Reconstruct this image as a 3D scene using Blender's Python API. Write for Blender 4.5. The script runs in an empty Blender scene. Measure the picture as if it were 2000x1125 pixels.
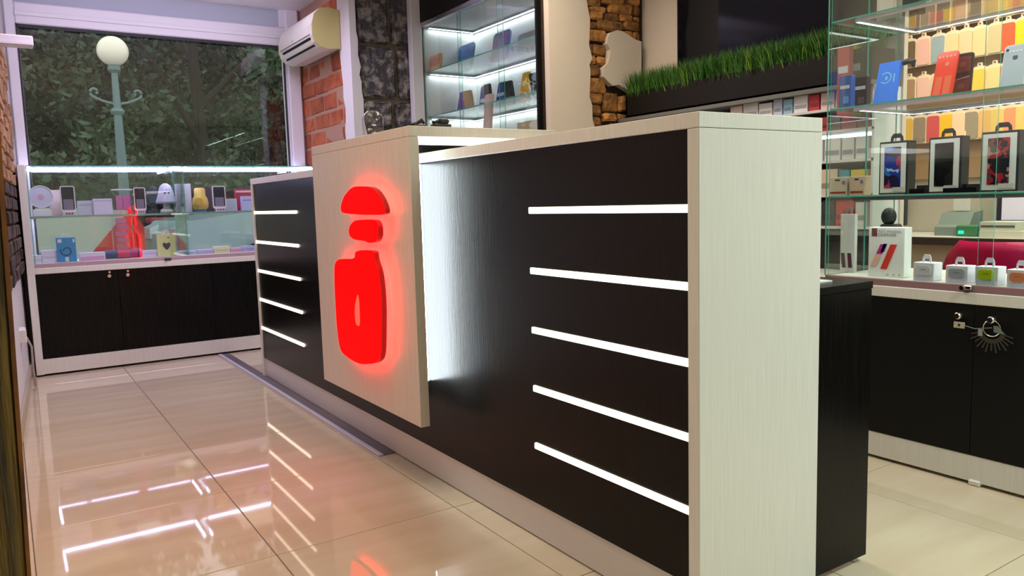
import bpy, bmesh, math, random
from mathutils import Vector, Matrix
rnd = random.Random(7)
S = bpy.context.scene
COL = S.collection
# ---------------------------------------------------------------- camera
F = 1517.79; W_, H_ = 2000.0, 1125.0
YAW, PIT, ROL = math.radians(33.08357), math.radians(6.27654), math.radians(1.62858)
EYE = Vector((0, 0, 1.05))
fw = Vector((math.sin(YAW)*math.cos(PIT), math.cos(YAW)*math.cos(PIT), -math.sin(PIT)))
rt0 = Vector((math.cos(YAW), -math.sin(YAW), 0)); dn0 = fw.cross(rt0)
c_, s_ = math.cos(ROL), math.sin(ROL)
rt = c_*rt0 + s_*dn0; dn = -s_*rt0 + c_*dn0
cd = bpy.data.cameras.new('camera'); cam = bpy.data.objects.new('camera', cd); COL.objects.link(cam)
cam.matrix_world = Matrix(((rt.x, -dn.x, -fw.x, EYE.x), (rt.y, -dn.y, -fw.y, EYE.y), (rt.z, -dn.z, -fw.z, EYE.z), (0, 0, 0, 1)))
cd.sensor_width = 36; cd.lens = F/W_*36; cd.clip_start = .02; cd.clip_end = 200
S.camera = cam
def P(axis, val, x, y):
    """point of the real plane (axis = val) that the photograph shows at pixel x, y"""
    d = rt*((x-W_/2)/F) + dn*((y-H_/2)/F) + fw
    t = (val-EYE[axis])/d[axis]
    return EYE + d*t
# ---------------------------------------------------------------- world, exposure, lights
w = bpy.data.worlds.new('world'); S.world = w; w.use_nodes = True
w.node_tree.nodes['Background'].inputs[0].default_value = (.84, .88, .93, 1)
w.node_tree.nodes['Background'].inputs[1].default_value = 1.75
S.view_settings.view_transform = 'Standard'; S.view_settings.look = 'None'
S.view_settings.exposure = 0.0; S.view_settings.gamma = 1; S.view_settings.use_curve_mapping = False
S.cycles.max_bounces = 10; S.cycles.transparent_max_bounces = 24; S.cycles.glossy_bounces = 4
S.cycles.sample_clamp_indirect = 4.0; S.cycles.caustics_reflective = False; S.cycles.caustics_refractive = False
def area(name, loc, sx, sy, col, en, rot=(0, 0, 0)):
    l = bpy.data.lights.new(name, 'AREA'); l.shape = 'RECTANGLE'; l.size = sx; l.size_y = sy; l.color = col; l.energy = en; l.spread = math.radians(158)
    o = bpy.data.objects.new(name, l); o.location = loc; o.rotation_euler = rot; COL.objects.link(o)
area('ceiling_lamp_aisle', (.50, 2.3, 2.6), .7, 1.6, (1, .79, .52), 15)
area('ceiling_lamp_entrance', (2.7, -.3, 2.6), 1.6, .9, (.86, .98, .90), 74)
area('ceiling_lamp_staff', (4.0, 1.7, 2.6), .9, 1.8, (1, .88, .70), 46)
area('ceiling_lamp_till', (2.3, 3.0, 2.6), .5, 1.6, (1, .86, .68), 24)
area('window_bay_fill', (1.0, 5.0, 2.6), 1.4, .4, (.84, .72, 1), 27)  # added lavender fill, stands in for the display strips' glow in the bay
area('window_frame_fill', (1.05, 5.40, 2.60), 1.7, .12, (.80, .70, 1), 8.5, (math.radians(58), 0, 0))  # added fill light, tilted to brighten window frame, transom and jambs
# ---------------------------------------------------------------- materials
MATS = {}
def M(name, col=(.8, .8, .8), rough=.5, metal=0, emit=None, es=0, bump=None, var=None, spec=.5, coat=0, alpha=None, objvar=0):
    if name in MATS: return MATS[name]
    m = bpy.data.materials.new(name); m.use_nodes = True; n = m.node_tree.nodes; L = m.node_tree.links
    b = n['Principled BSDF']; b.inputs['Base Color'].default_value = (*col, 1); b.inputs['Roughness'].default_value = rough
    b.inputs['Metallic'].default_value = metal; b.inputs['Specular IOR Level'].default_value = spec
    b.inputs['Coat Weight'].default_value = coat; b.inputs['Coat Roughness'].default_value = .04
    if emit: b.inputs['Emission Color'].default_value = (*emit, 1); b.inputs['Emission Strength'].default_value = es
    tc = n.new('ShaderNodeTexCoord'); mp = n.new('ShaderNodeMapping'); L.new(tc.outputs['Object'], mp.inputs[0])
    if var:   # (scale xyz, second colour, detail, contrast lo, hi)
        sc, c2, det, lo, hi = var
        mp.inputs['Scale'].default_value = sc
        nz = n.new('ShaderNodeTexNoise'); nz.inputs['Scale'].default_value = 1; nz.inputs['Detail'].default_value = det
        L.new(mp.outputs[0], nz.inputs['Vector'])
        rp = n.new('ShaderNodeValToRGB'); rp.color_ramp.elements[0].position = lo; rp.color_ramp.elements[1].position = hi
        rp.color_ramp.elements[0].color = (*col, 1); rp.color_ramp.elements[1].color = (*c2, 1)
        L.new(nz.outputs[0], rp.inputs[0]); src = rp.outputs[0]
        if objvar:
            oi = n.new('ShaderNodeObjectInfo'); hs = n.new('ShaderNodeHueSaturation')
            mr = n.new('ShaderNodeMapRange'); mr.inputs['To Min'].default_value = 1-objvar; mr.inputs['To Max'].default_value = 1+objvar
            L.new(oi.outputs['Random'], mr.inputs[0]); L.new(mr.outputs[0], hs.inputs['Value']); L.new(src, hs.inputs['Color']); src = hs.outputs[0]
        L.new(src, b.inputs['Base Color'])
    if bump:  # (scale xyz, strength, distance, detail)
        sc, st, di, det = bump
        mp2 = n.new('ShaderNodeMapping'); L.new(tc.outputs['Object'], mp2.inputs[0]); mp2.inputs['Scale'].default_value = sc
        nz = n.new('ShaderNodeTexNoise'); nz.inputs['Scale'].default_value = 1; nz.inputs['Detail'].default_value = det
        L.new(mp2.outputs[0], nz.inputs['Vector'])
        bp = n.new('ShaderNodeBump'); bp.inputs['Strength'].default_value = st; bp.inputs['Distance'].default_value = di
        L.new(nz.outputs[0], bp.inputs['Height']); L.new(bp.outputs[0], b.inputs['Normal'])
    MATS[name] = m; return m
def glass_mat(name, tint, refl=1.0, rough=0.0, ior=1.5):
    if name in MATS: return MATS[name]
    m = bpy.data.materials.new(name); m.use_nodes = True; n = m.node_tree.nodes; L = m.node_tree.links
    n.remove(n['Principled BSDF']); out = n['Material Output']
    t = n.new('ShaderNodeBsdfTransparent'); t.inputs[0].default_value = (*tint, 1)
    g = n.new('ShaderNodeBsdfGlossy'); g.inputs['Roughness'].default_value = rough; g.inputs[0].default_value = (refl, refl, refl, 1)
    fr = n.new('ShaderNodeFresnel'); ge = n.new('ShaderNodeNewGeometry'); mr = n.new('ShaderNodeMapRange')   # no total reflection at the far face of a thin sheet
    mr.inputs['To Min'].default_value = ior; mr.inputs['To Max'].default_value = 1/ior
    L.new(ge.outputs['Backfacing'], mr.inputs[0]); L.new(mr.outputs[0], fr.inputs[0])
    mx = n.new('ShaderNodeMixShader'); L.new(fr.outputs[0], mx.inputs[0]); L.new(t.outputs[0], mx.inputs[1]); L.new(g.outputs[0], mx.inputs[2])
    L.new(mx.outputs[0], out.inputs[0]); MATS[name] = m; return m
def paint(r, g, b, rough=.45):
    f = lambda v: ((v/255+.055)/1.055)**2.4 if v > 10 else v/255/12.92
    return M('paint_%d_%d_%d_%d' % (r, g, b, int(rough*100)), (f(r), f(g), f(b)), rough)
WHITE = M('white_laminate', (.70, .70, .66), .42, var=((160, 160, 6), (.76, .76, .72), 3, .3, .7), bump=((220, 220, 8), .12, .001, 2))
BLACK = M('dark_laminate', (.004, .0036, .0034), .24, var=((240, 240, 7), (.008, .0072, .007), 3, .4, .75), bump=((260, 260, 9), .3, .0012, 3), spec=.15)
BLACKFLAT = M('black_board', (.006, .006, .006), .5, spec=.2)
PLASTER = M('plaster', (.64, .56, .48), .75, bump=((14, 14, 14), .25, .01, 4))
PLASTERW = M('white_plaster', (.70, .68, .70), .75, bump=((14, 14, 14), .2, .01, 4))
PAINTW = M('white_wall_paint', (.74, .73, .70), .8)
PVC = M('white_pvc', (.74, .73, .76), .35)
MORTAR = M('mortar', (.40, .23, .16), .95, bump=((60, 60, 60), .6, .01, 4))
BRICK = M('red_brick', (.38, .092, .032), .9, var=((11, 11, 11), (.19, .04, .02), 5, .45, .75), bump=((40, 40, 40), .7, .012, 5), objvar=.35)
OCHRE = M('ochre_stone', (.42, .19, .05), .85, var=((14, 14, 14), (.13, .05, .018), 5, .40, .7), bump=((30, 30, 30), .9, .02, 5), objvar=.5)
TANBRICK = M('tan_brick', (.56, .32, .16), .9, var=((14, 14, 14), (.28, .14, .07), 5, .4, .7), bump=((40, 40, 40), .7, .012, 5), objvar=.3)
DARKM = M('dark_mortar', (.035, .02, .012), .95, bump=((50, 50, 50), .7, .01, 4))
GREYM = M('grey_mortar', (.19, .15, .10), .95, bump=((50, 50, 50), .7, .01, 4))
ROCK = M('dark_grey_rock', (.065, .062, .07), .8, var=((22, 22, 22), (.34, .31, .28), 8, .44, .66), bump=((24, 24, 24), 1, .04, 6), objvar=.25)
TILE = M('cream_tile', (.60, .50, .36), .035, var=((1.5, 9, 1), (.66, .57, .43), 4, .35, .65), spec=.55, objvar=.03)
GROUT = M('grout', (.20, .16, .11), .8)
ALU = M('aluminium', (.62, .62, .70), .28, 1)
CHROME = M('chrome', (.72, .66, .64), .2, 1)
DARKGREY = M('dark_grey', (.045, .043, .045), .6, bump=((300, 300, 300), .3, .002, 2))
GLASS = glass_mat('clear_glass', (.955, .985, .97), .9)
WGLASS = glass_mat('window_glass', (.93, .96, .95), 1.0, 0, 1.62)
GEDGE = M('green_glass_edge', (.10, .42, .34), .15, emit=None)
LEDW = M('led_white_warm', (1, 1, 1), .5, emit=(1, .90, .66), es=2.6)
LEDC = M('led_white_cool', (1, 1, 1), .5, emit=(.93, .96, 1), es=7)
LEDV = M('led_white_violet', (1, 1, 1), .5, emit=(.66, .60, 1), es=18)
LEDM = M('led_display', (1, 1, 1), .5, emit=(.88, .97, 1), es=13)
LEDF = M('led_front_fill', (1, 1, 1), .5, emit=(.95, .97, 1), es=22)  # for the added strips that brighten the showcase items from the front
LEDG = M('led_green', (0, 1, .4), .5, emit=(0, 1, .45), es=3)
def transom_mat():
    m = bpy.data.materials.new('frosted_transom'); m.use_nodes = True; n = m.node_tree.nodes; L = m.node_tree.links
    n.remove(n['Principled BSDF']); a = n.new('ShaderNodeBsdfTranslucent'); b = n.new('ShaderNodeBsdfDiffuse'); x = n.new('ShaderNodeMixShader')
    a.inputs[0].default_value = (.72, .76, .86, 1); b.inputs[0].default_value = (.72, .74, .82, 1); x.inputs[0].default_value = .5
    L.new(a.outputs[0], x.inputs[2]); L.new(b.outputs[0], x.inputs[1]); L.new(x.outputs[0], n['Material Output'].inputs[0]); return m
# ---------------------------------------------------------------- builders
OFF = {}
class B:
    def __init__(s): s.b = bmesh.new()
    def _mi(s, n0, mi):
        if mi:
            s.b.faces.ensure_lookup_table()
            for f in s.b.faces[n0:]: f.material_index = mi
    def box(s, lo, hi, bev=0, mi=0, jit=0, seg=1):
        n0 = len(s.b.faces); lo = Vector(lo); hi = Vector(hi)
        m = Matrix.Translation((lo+hi)/2) @ Matrix.Diagonal((*(hi-lo), 1))
        r = bmesh.ops.create_cube(s.b, size=1, matrix=m)
        if bev: bmesh.ops.bevel(s.b, geom=list({e for v in r['verts'] for e in v.link_edges}), offset=bev, segments=seg, affect='EDGES', profile=.5)
        if jit:
            s.b.verts.ensure_lookup_table()
            for v in s.b.verts: v.co += Vector((rnd.uniform(-jit, jit), rnd.uniform(-jit, jit), rnd.uniform(-jit, jit)))
        s._mi(n0, mi); return s
    def cyl(s, p0, p1, r, r2=None, seg=16, mi=0):
        n0 = len(s.b.faces); p0 = Vector(p0); p1 = Vector(p1); d = p1-p0
        q = d.to_track_quat('Z', 'Y').to_matrix().to_4x4()
        bmesh.ops.create_cone(s.b, cap_ends=True, segments=seg, radius1=r, radius2=r if r2 is None else r2, depth=d.length, matrix=Matrix.Translation((p0+p1)/2) @ q)
        s._mi(n0, mi); return s
    def ball(s, c, r, sc=(1, 1, 1), seg=20, mi=0):
        n0 = len(s.b.faces)
        bmesh.ops.create_uvsphere(s.b, u_segments=seg, v_segments=seg//2, radius=r, matrix=Matrix.Translation(c) @ Matrix.Diagonal((*sc, 1)))
        s._mi(n0, mi); return s
    def lathe(s, c, prof, seg=24, mi=0):   # prof: (r, z)
        n0 = len(s.b.faces); rings = []
        for r, z in prof:
            rings.append([s.b.verts.new((c[0]+r*math.cos(2*math.pi*k/seg), c[1]+r*math.sin(2*math.pi*k/seg), c[2]+z)) for k in range(seg)])
        for a, b in zip(rings, rings[1:]):
            for k in range(seg): s.b.faces.new((a[k], a[(k+1) % seg], b[(k+1) % seg], b[k]))
        s.b.faces.new(rings[0][::-1]); s.b.faces.new(rings[-1]); s._mi(n0, mi); return s
    def prism(s, pts, axis, a, b, mi=0, bev=0):
        """polygon pts (2D in the other two axes, in order) from a to b along axis"""
        n0 = len(s.b.faces)
        def mk(p, v): q = list(p); q.insert(axis, v); return s.b.verts.new(q)
        A = [mk(p, a) for p in pts]; C = [mk(p, b) for p in pts]
        fs = [s.b.faces.new(A), s.b.faces.new(C[::-1])]
        n = len(pts)
        for k in range(n): fs.append(s.b.faces.new((A[k], C[k], C[(k+1) % n], A[(k+1) % n])))
        bmesh.ops.recalc_face_normals(s.b, faces=fs)
        if bev: bmesh.ops.bevel(s.b, geom=list(fs[1].edges), offset=bev, segments=2, affect='EDGES', profile=.5)
        s._mi(n0, mi); return s
    def tube(s, pts, r, seg=8, mi=0):
        n0 = len(s.b.faces); pts = [Vector(p) for p in pts]; rings = []
        for i, p in enumerate(pts):
            d = (pts[min(i+1, len(pts)-1)]-pts[max(i-1, 0)]).normalized()
            q = d.to_track_quat('Z', 'Y').to_matrix(); rr = r[i] if isinstance(r, (list, tuple)) else r
            rings.append([s.b.verts.new(p+q @ Vector((rr*math.cos(2*math.pi*k/seg), rr*math.sin(2*math.pi*k/seg), 0))) for k in range(seg)])
        for a, b in zip(rings, rings[1:]):
            for k in range(seg): s.b.faces.new((a[k], a[(k+1) % seg], b[(k+1) % seg], b[k]))
        s.b.faces.new(rings[0][::-1]); s.b.faces.new(rings[-1]); s._mi(n0, mi); return s
    def quad(s, a, b, c, d, mi=0):
        n0 = len(s.b.faces); s.b.faces.new([s.b.verts.new(p) for p in (a, b, c, d)]); s._mi(n0, mi); return s
    def obj(s, name, mat, parent=None, local=False, smooth=False, label=None, loc=None):
        off = Vector((0, 0, 0)) if (local or parent is None) else OFF[parent.name]
        if loc is not None and parent is None: off = Vector(loc)
        me = bpy.data.meshes.new(name)
        if off.length: bmesh.ops.translate(s.b, verts=s.b.verts, vec=-off)
        bmesh.ops.recalc_face_normals(s.b, faces=[f for f in s.b.faces])
        s.b.to_mesh(me); s.b.free()
        for m in (mat if isinstance(mat, (list, tuple)) else [mat]): me.materials.append(m)
        if smooth:
            for p in me.polygons: p.use_smooth = True
        o = bpy.data.objects.new(name, me); COL.objects.link(o)
        if parent is not None: o.parent = parent
        elif loc is not None: o.location = loc
        OFF[o.name] = off
        if label: o['label'] = label
        return o
def tag(o, label, cat, group=None):
    o['label'] = label; o['category'] = cat
    if group: o['group'] = group
    return o
def thing(name, label, cat, loc, rotz=0, group=None, tilt=0):
    o = bpy.data.objects.new(name, None); COL.objects.link(o); o.location = loc; o.rotation_euler = (0, tilt, rotz)
    o.empty_display_size = .05; OFF[o.name] = Vector(loc); return tag(o, label, cat, group)
def struct(o): o['kind'] = 'structure'; return o
def sset(name, loc=(0, 0, 0)):
    o = bpy.data.objects.new(name, None); COL.objects.link(o); o.location = loc; OFF[o.name] = Vector(loc); o['kind'] = 'structure'; return o
def pane(b, lo, hi, axis):   # glass sheet, green edges: large faces mat 0, the rest mat 1
    b.box(lo, hi); b.b.faces.ensure_lookup_table()
    for f in b.b.faces[-6:]:
        f.normal_update()
        if abs(f.normal[axis]) < .5: f.material_index = 1
    return b
GM = [GLASS, GEDGE]
def profile(lo, hi, parent, led):     # metal channel with the light at its underside
    o = B(); o.box(lo, (hi[0], hi[1], hi[2])); o.b.faces.ensure_lookup_table()
    for f in o.b.faces:
        f.normal_update()
        if f.normal.z < -.5: f.material_index = 1
    return o.obj('light_strip', [ALU, led], parent)
# ================================================================ SETTING
CEIL = 2.63
fl = struct(B().box((-1.7, -2.6, -.06), (5.2, 6.55, -.004)).obj('floor', GROUT))
tb = B(); tb.box((-.3085, -.326, -.02), (.3085, .326, 0), bev=.0015); tile0 = tb.obj('tile', TILE, fl)
tme = tile0.data; first = True
for i in range(-3, 9):
    for j in range(-6, 9):
        x = .62*i+.31; y = 1.0+.655*j+.3275
        if not (-1.6 < x < 5.1 and -2.6 < y < 6.3): continue
        if y > 6.1: continue
        o = tile0 if first else bpy.data.objects.new('tile', tme)
        if not first: COL.objects.link(o); o.parent = fl
        first = False; o.location = (x, y, 0)
struct(B().box((-1.7, -2.6, CEIL), (5.2, 6.6, CEIL+.1)).obj('ceiling', M('ceiling_paint', (.88, .87, .90), .85)))
# left wall: not quite parallel with the counter
LX = lambda y: -.235+.0525*y
wl = struct(B().prism([(LX(1.0), 1.0), (LX(6.4), 6.4), (LX(6.4)-.25, 6.4), (LX(1.0)-.25, 1.0)], 2, 0, CEIL).obj('wall_left', PLASTERW))
ang = -math.atan(.0525)
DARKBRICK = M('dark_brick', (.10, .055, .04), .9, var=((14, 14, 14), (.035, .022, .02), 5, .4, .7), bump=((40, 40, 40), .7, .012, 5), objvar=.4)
z = .70; row = 0
while z < 2.14:
    y = 4.15 + (row % 2)*.11 + rnd.uniform(-.03, .03)
    while y < 6.1:
        ln = rnd.uniform(.19, .25); h = .066
        b = B().box((-.03, -ln/2+.006, 0), (.022+rnd.uniform(-.006, .008), ln/2-.006, h), bev=.006, jit=.003)
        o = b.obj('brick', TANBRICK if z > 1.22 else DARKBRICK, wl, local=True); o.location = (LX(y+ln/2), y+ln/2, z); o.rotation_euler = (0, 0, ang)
        y += ln
    z += .078; row += 1
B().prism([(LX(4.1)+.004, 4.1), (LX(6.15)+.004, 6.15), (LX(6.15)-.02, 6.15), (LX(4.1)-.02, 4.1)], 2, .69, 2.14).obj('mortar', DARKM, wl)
struct(B().prism([(LX(1.2), 1.2), (LX(6.3), 6.3), (LX(6.3)+.014, 6.3), (LX(1.2)+.014, 1.2)], 2, 0, .085, bev=.003).obj('baseboard_left', M('tile_skirting', (.45, .36, .27), .3)))
# window wall
wf = sset('wall_far', (0, 6.4, 0))
B().box((-.4, 6.36, 0), (.13, 6.6, CEIL)).obj('plaster', PLASTERW, wf)
B().box((.13, 6.36, 0), (2.16, 6.6, .62)).obj('plaster', PLASTERW, wf)
B().box((2.13, 6.36, 0), (2.6, 6.6, CEIL)).obj('plaster', PLASTERW, wf)
wn = sset('window_1', (1.1, 6.38, .62))
B().box((.13, 6.33, .62), (.19, 6.42, CEIL), bev=.006).box((.13, 6.345, .62), (.205, 6.40, 2.345), bev=.004).obj('frame_post', PVC, wn)
B().box((2.005, 6.345, .62), (2.06, 6.40, 2.345), bev=.004).box((2.03, 6.31, .62), (2.13, 6.42, CEIL), bev=.006).obj('frame_post', PVC, wn)
B().box((.19, 6.33, 2.345), (2.05, 6.42, 2.49), bev=.008).box((.19, 6.322, 2.40), (2.05, 6.33, 2.43), bev=.003).obj('frame_rail', PVC, wn)
B().box((.19, 6.33, .62), (2.05, 6.42, .70), bev=.008).obj('frame_sill', PVC, wn)
B().box((.20, 6.335, 2.325), (2.01, 6.35, 2.345)).box((.192, 6.335, .70), (.204, 6.35, 2.345)).box((2.0, 6.335, .70), (2.012, 6.35, 2.345)).obj('gasket', M('rubber', (.02, .02, .02), .6), wn)
B().box((.2, 6.372, .70), (2.01, 6.378, 2.34)).obj('pane', WGLASS, wn)
B().box((.19, 6.365, 2.49), (2.0, 6.38, CEIL)).obj('transom_panel', transom_mat(), wn)
B().box((1.985, 6.33, 2.49), (2.05, 6.42, CEIL), bev=.004).obj('frame_post', PVC, wn)
# brick and stone pier right of the window
PX, PY = 2.14, 5.25
wp = struct(B().box((PX+.03, PY+.03, 0), (3.45, 6.36, CEIL)).obj('wall_pier', GREYM))
def jag(pts, n=5, amp=.012):
    out = []
    for (a, b) in zip(pts, pts[1:]):
        for k in range(n):
            t = k/n; out.append((a[0]+(b[0]-a[0])*t+rnd.uniform(-amp, amp), a[1]+(b[1]-a[1])*t+rnd.uniform(-amp, amp)))
    out.append(pts[-1]); return out
z = .98; row = 0
while z < CEIL-.06:
    h = rnd.choice([.128, .138, .134]); y = 6.355-(0 if row % 2 else .16)
    if row % 2 == 0:
        B().box((PX+.008, y+.006, z+.006), (PX+.06, 6.352, z+h-.004), bev=.008, jit=.003).obj('brick', BRICK, wp)
    while y > 5.34:
        ln = min(rnd.uniform(.24, .36), y-5.27)
        B().box((PX+.006+rnd.uniform(-.004, .006), y-ln+.006, z+.006), (PX+.06, y-.009, z+h-.010), bev=.009, jit=.005).obj('brick', BRICK, wp)
        y -= ln
    z += h; row += 1
B().box((PX+.012, 5.28, .9), (PX+.035, 6.355, CEIL)).obj('mortar', MORTAR, wp)
edge = jag([(5.44, .9), (5.43, 1.35), (5.40, 1.75), (5.46, 2.2), (5.44, CEIL)], 5, .014)
B().prism(edge+[(PY-.008, CEIL), (PY-.008, .9)], 0, PX-.008, PX+.04).obj('plaster', PLASTERW, wp)
edge = jag([(2.215, .9), (2.20, 1.3), (2.235, 1.45), (2.20, 1.8), (2.19, 2.1), (2.175, CEIL)], 5, .012)
B().prism(edge+[(PX-.0079, CEIL), (PX-.0079, .9)], 1, PY-.0081, PY+.04).obj('plaster', PLASTERW, wp)
zs = [1.02, P(1, PY, 740, 252).z, P(1, PY, 740, 194).z, P(1, PY, 740, 88).z, CEIL]
for k in range(4):
    x = 2.20
    parts = [(2.19, 2.48), (2.485, 2.60)] if k % 2 == 0 else [(2.19, 2.44), (2.445, 2.60)]
    for (a, c) in parts:
        b = B(); b.box((a+.012, PY+.0, zs[k]+.012), (c-.008, PY+.09, zs[k+1]-.012), bev=.02, seg=2)
        bmesh.ops.subdivide_edges(b.b, edges=b.b.edges[:], cuts=2, use_grid_fill=True)
        for v in b.b.verts: v.co += Vector((rnd.uniform(-.004, .004), rnd.uniform(-.011, .008), rnd.uniform(-.004, .004)))
        b.obj('stone', ROCK, wp)
# right wall: return beside the wall display, then the television wall
RX = 2.66; RY = P(0, RX, 1073, 150).y; TX = 3.40
wr = struct(B().box((RX+.02, RY+.035, 0), (TX+.12, RY+.1, CEIL)).obj('wall_right', DARKM))
q = lambda x, y: (lambda p: (p.x, p.z))(P(1, RY, x, y))
left_edge = [q(*p) for p in ((1141, -60), (1143, 0), (1150, 40), (1149, 70), (1148, 88), (1152, 104), (1154, 115), (1149, 127), (1151, 140), (1150, 165), (1149, 190), (1154, 205), (1155, 235), (1160, 250), (1162, 300), (1162, 420))]
x0 = RX-.005
B().prism(left_edge+[(x0, left_edge[-1][1]), (x0, left_edge[0][1])], 1, RY-.012, RY+.04, bev=.008).obj('plaster', PLASTER, wr)
bumpp = [q(*p) for p in ((1250, 82), (1238, 78), (1226, 70), (1214, 62), (1202, 60), (1190, 64), (1184, 74), (1183, 86), (1189, 98), (1188, 112), (1184, 124), (1176, 134), (1176, 150), (1185, 160), (1194, 168), (1206, 166), (1216, 172), (1228, 180), (1250, 185))]
B().prism(bumpp, 1, RY-.014, RY+.04, bev=.01).obj('plaster', PLASTER, wr)
stn = [(1140, -40, 1178, -18), (1180, -38, 1215, -16), (1217, -40, 1252, -18), (1142, -16, 1176, 10), (1178, -16, 1222, 6), (1224, -16, 1252, 8), (1145, 13, 1153, 26), (1192, 8, 1238, 24), (1155, 12, 1188, 24), (1240, 10, 1252, 30),
       (1154, 19, 1182, 38), (1184, 26, 1212, 44), (1214, 26, 1239, 42), (1148, 41, 1168, 56), (1168, 42, 1218, 57), (1220, 43, 1250, 58), (1240, 32, 1252, 42), (1151, 59, 1186, 80), (1222, 60, 1240, 74), (1238, 62, 1252, 84),
       (1148, 84, 1160, 106), (1161, 85, 1186, 107), (1152, 108, 1168, 125), (1169, 110, 1187, 127), (1151, 126, 1174, 148), (1154, 151, 1186, 182), (1152, 182, 1180, 202), (1181, 180, 1209, 220), (1155, 203, 1178, 226), (1180, 221, 1206, 238), (1154, 228, 1178, 247), (1208, 222, 1232, 238), (1210, 186, 1226, 218),
       (1160, 248, 1190, 275), (1192, 240, 1225, 270)]
for k, (a, b_, c, d) in enumerate(stn):
    p, r_ = P(1, RY, a, d), P(1, RY, c, b_)
    b = B(); b.box((min(p.x, r_.x)+.004, RY+rnd.uniform(-.004, .010), p.z+.004), (max(p.x, r_.x)-.004, RY+.07, r_.z-.004), bev=min(.014, (r_.z-p.z)*.28), seg=2, jit=.005)
    b.obj('stone', OCHRE, wr)
z = .62; x_l = q(1160, 250)[0]
while z < 1.26:      # the stone patch goes on behind the counter
    h = rnd.uniform(.07, .10); x = x_l-.01
    while x < TX-.03:
        ln = min(rnd.uniform(.12, .22), TX-x)
        B().box((x+.006, RY+rnd.uniform(-.004, .010), z+.006), (x+ln-.006, RY+.07, z+h-.006), bev=.014, seg=2, jit=.005).obj('stone', OCHRE, wr)
        x += ln
    z += h
wt = struct(B().box((TX, 1.99, 0), (TX+.03, RY+.05, CEIL)).obj('wall_television', PLASTER))
struct(B().box((4.80, -2.6, 0), (5.0, 3.75, CEIL)).obj('wall_staff', M('beige_wall', (.46, .43, .36), .8)))
struct(B().box((TX+.03, 3.62, 0), (4.8, 3.75, CEIL)).obj('wall_staff_end', M('beige_wall')))
struct(B().box((-1.7, -2.75, 0), (5.0, -2.6, CEIL)).obj('wall_near', PAINTW))
struct(B().box((-1.85, -2.75, 0), (-1.7, 1.2, CEIL)).obj('wall_behind', PAINTW))
struct(B().box((-1.7, 1.12, 0), (LX(1.1)-.22, 1.24, CEIL)).obj('wall_entry', PAINTW))
# weathered wooden post beside the lens
WOOD = M('weathered_wood', (.19, .11, .018), .7, var=((60, 60, 4.5), (.030, .018, .007), 6, .40, .66), bump=((90, 90, 6), 1, .01, 5))
post = B(); zs_ = [0+.11*k for k in range(25)]; prev = None
for z in zs_:
    e = -.0052+.0245*(z-.648)+.0008*math.sin(z*19)+rnd.uniform(-.0006, .0006)
    ring = [post.b.verts.new(c) for c in ((-.16, 1.0, z), (e-.006, 1.0, z), (e, 1.008, z), (e, 1.05, z), (-.16, 1.06, z))]
    if prev:
        for k in range(5): post.b.faces.new((prev[k], prev[(k+1) % 5], ring[(k+1) % 5], ring[k]))
    prev = ring
tag(post.obj('wooden_post', WOOD, loc=(-.08, 1.03, 0)), 'weathered dark brown and ochre wooden post standing close at the left edge', 'post')
EG = lambda z: -.0052+.0245*(z-.648)
ed = B().prism([(EG(.45)-.0030, .45), (EG(.45)+.0006, .45), (EG(1.5)+.0006, 1.5), (EG(1.5)-.0050, 1.5)], 1, .9985, 1.004)
bmesh.ops.translate(ed.b, verts=ed.b.verts, vec=(.08, -1.03, 0))
ed.obj('edge_strip', M('orange_edge', (.30, .10, .016), .6, var=((30, 30, 9), (.10, .03, .008), 4, .4, .6)), bpy.data.objects['wooden_post'], local=True)
# ================================================================ RECEPTION COUNTER
CX, CY0, CY1, CZ = 1.313, 1.237, 4.955, 1.24
ct = thing('reception_counter', 'long white framed reception counter with black front and glowing light strips', 'counter', (1.53, 3.1, 0))
B().box((CX, CY0, CZ-.035), (1.757, CY1, CZ), bev=.0015).obj('counter_top', WHITE, ct)
B().box((CX, CY0, 0), (1.757, CY0+.036, CZ-.0362), bev=.0015).obj('end_panel', WHITE, ct)
B().box((CX, CY1-.036, 0), (1.757, CY1, CZ-.0362), bev=.0015).obj('end_panel', WHITE, ct)
B().box((CX+.008, CY0+.036, .118), (CX+.028, CY1-.036, CZ-.0352)).obj('front_panel', BLACK, ct)
B().box((CX+.014, CY0+.036, .004), (CX+.030, CY1-.036, .120), bev=.001).obj('plinth', M('grey_white_plinth', (.62, .60, .60), .3), ct)
B().box((CX+.03, CY0+.036, .70), (1.757, CY1-.036, .73)).obj('inner_shelf', WHITE, ct)
for k in range(5):
    zc = .305+.18*k
    B().box((CX+.001, CY0+.036, zc-.0095), (CX+.012, 1.917, zc+.0095), bev=.002).obj('light_strip', LEDW, ct)
for k in range(5):
    zc = .312+.18*k
    B().box((CX+.001, 4.108, zc-.0085), (CX+.012, CY1-.036, zc+.0085), bev=.002).cyl((CX+.001, 4.108, zc), (CX+.012, 4.108, zc), .0085, seg=12).obj('light_strip', LEDW, ct)
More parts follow.
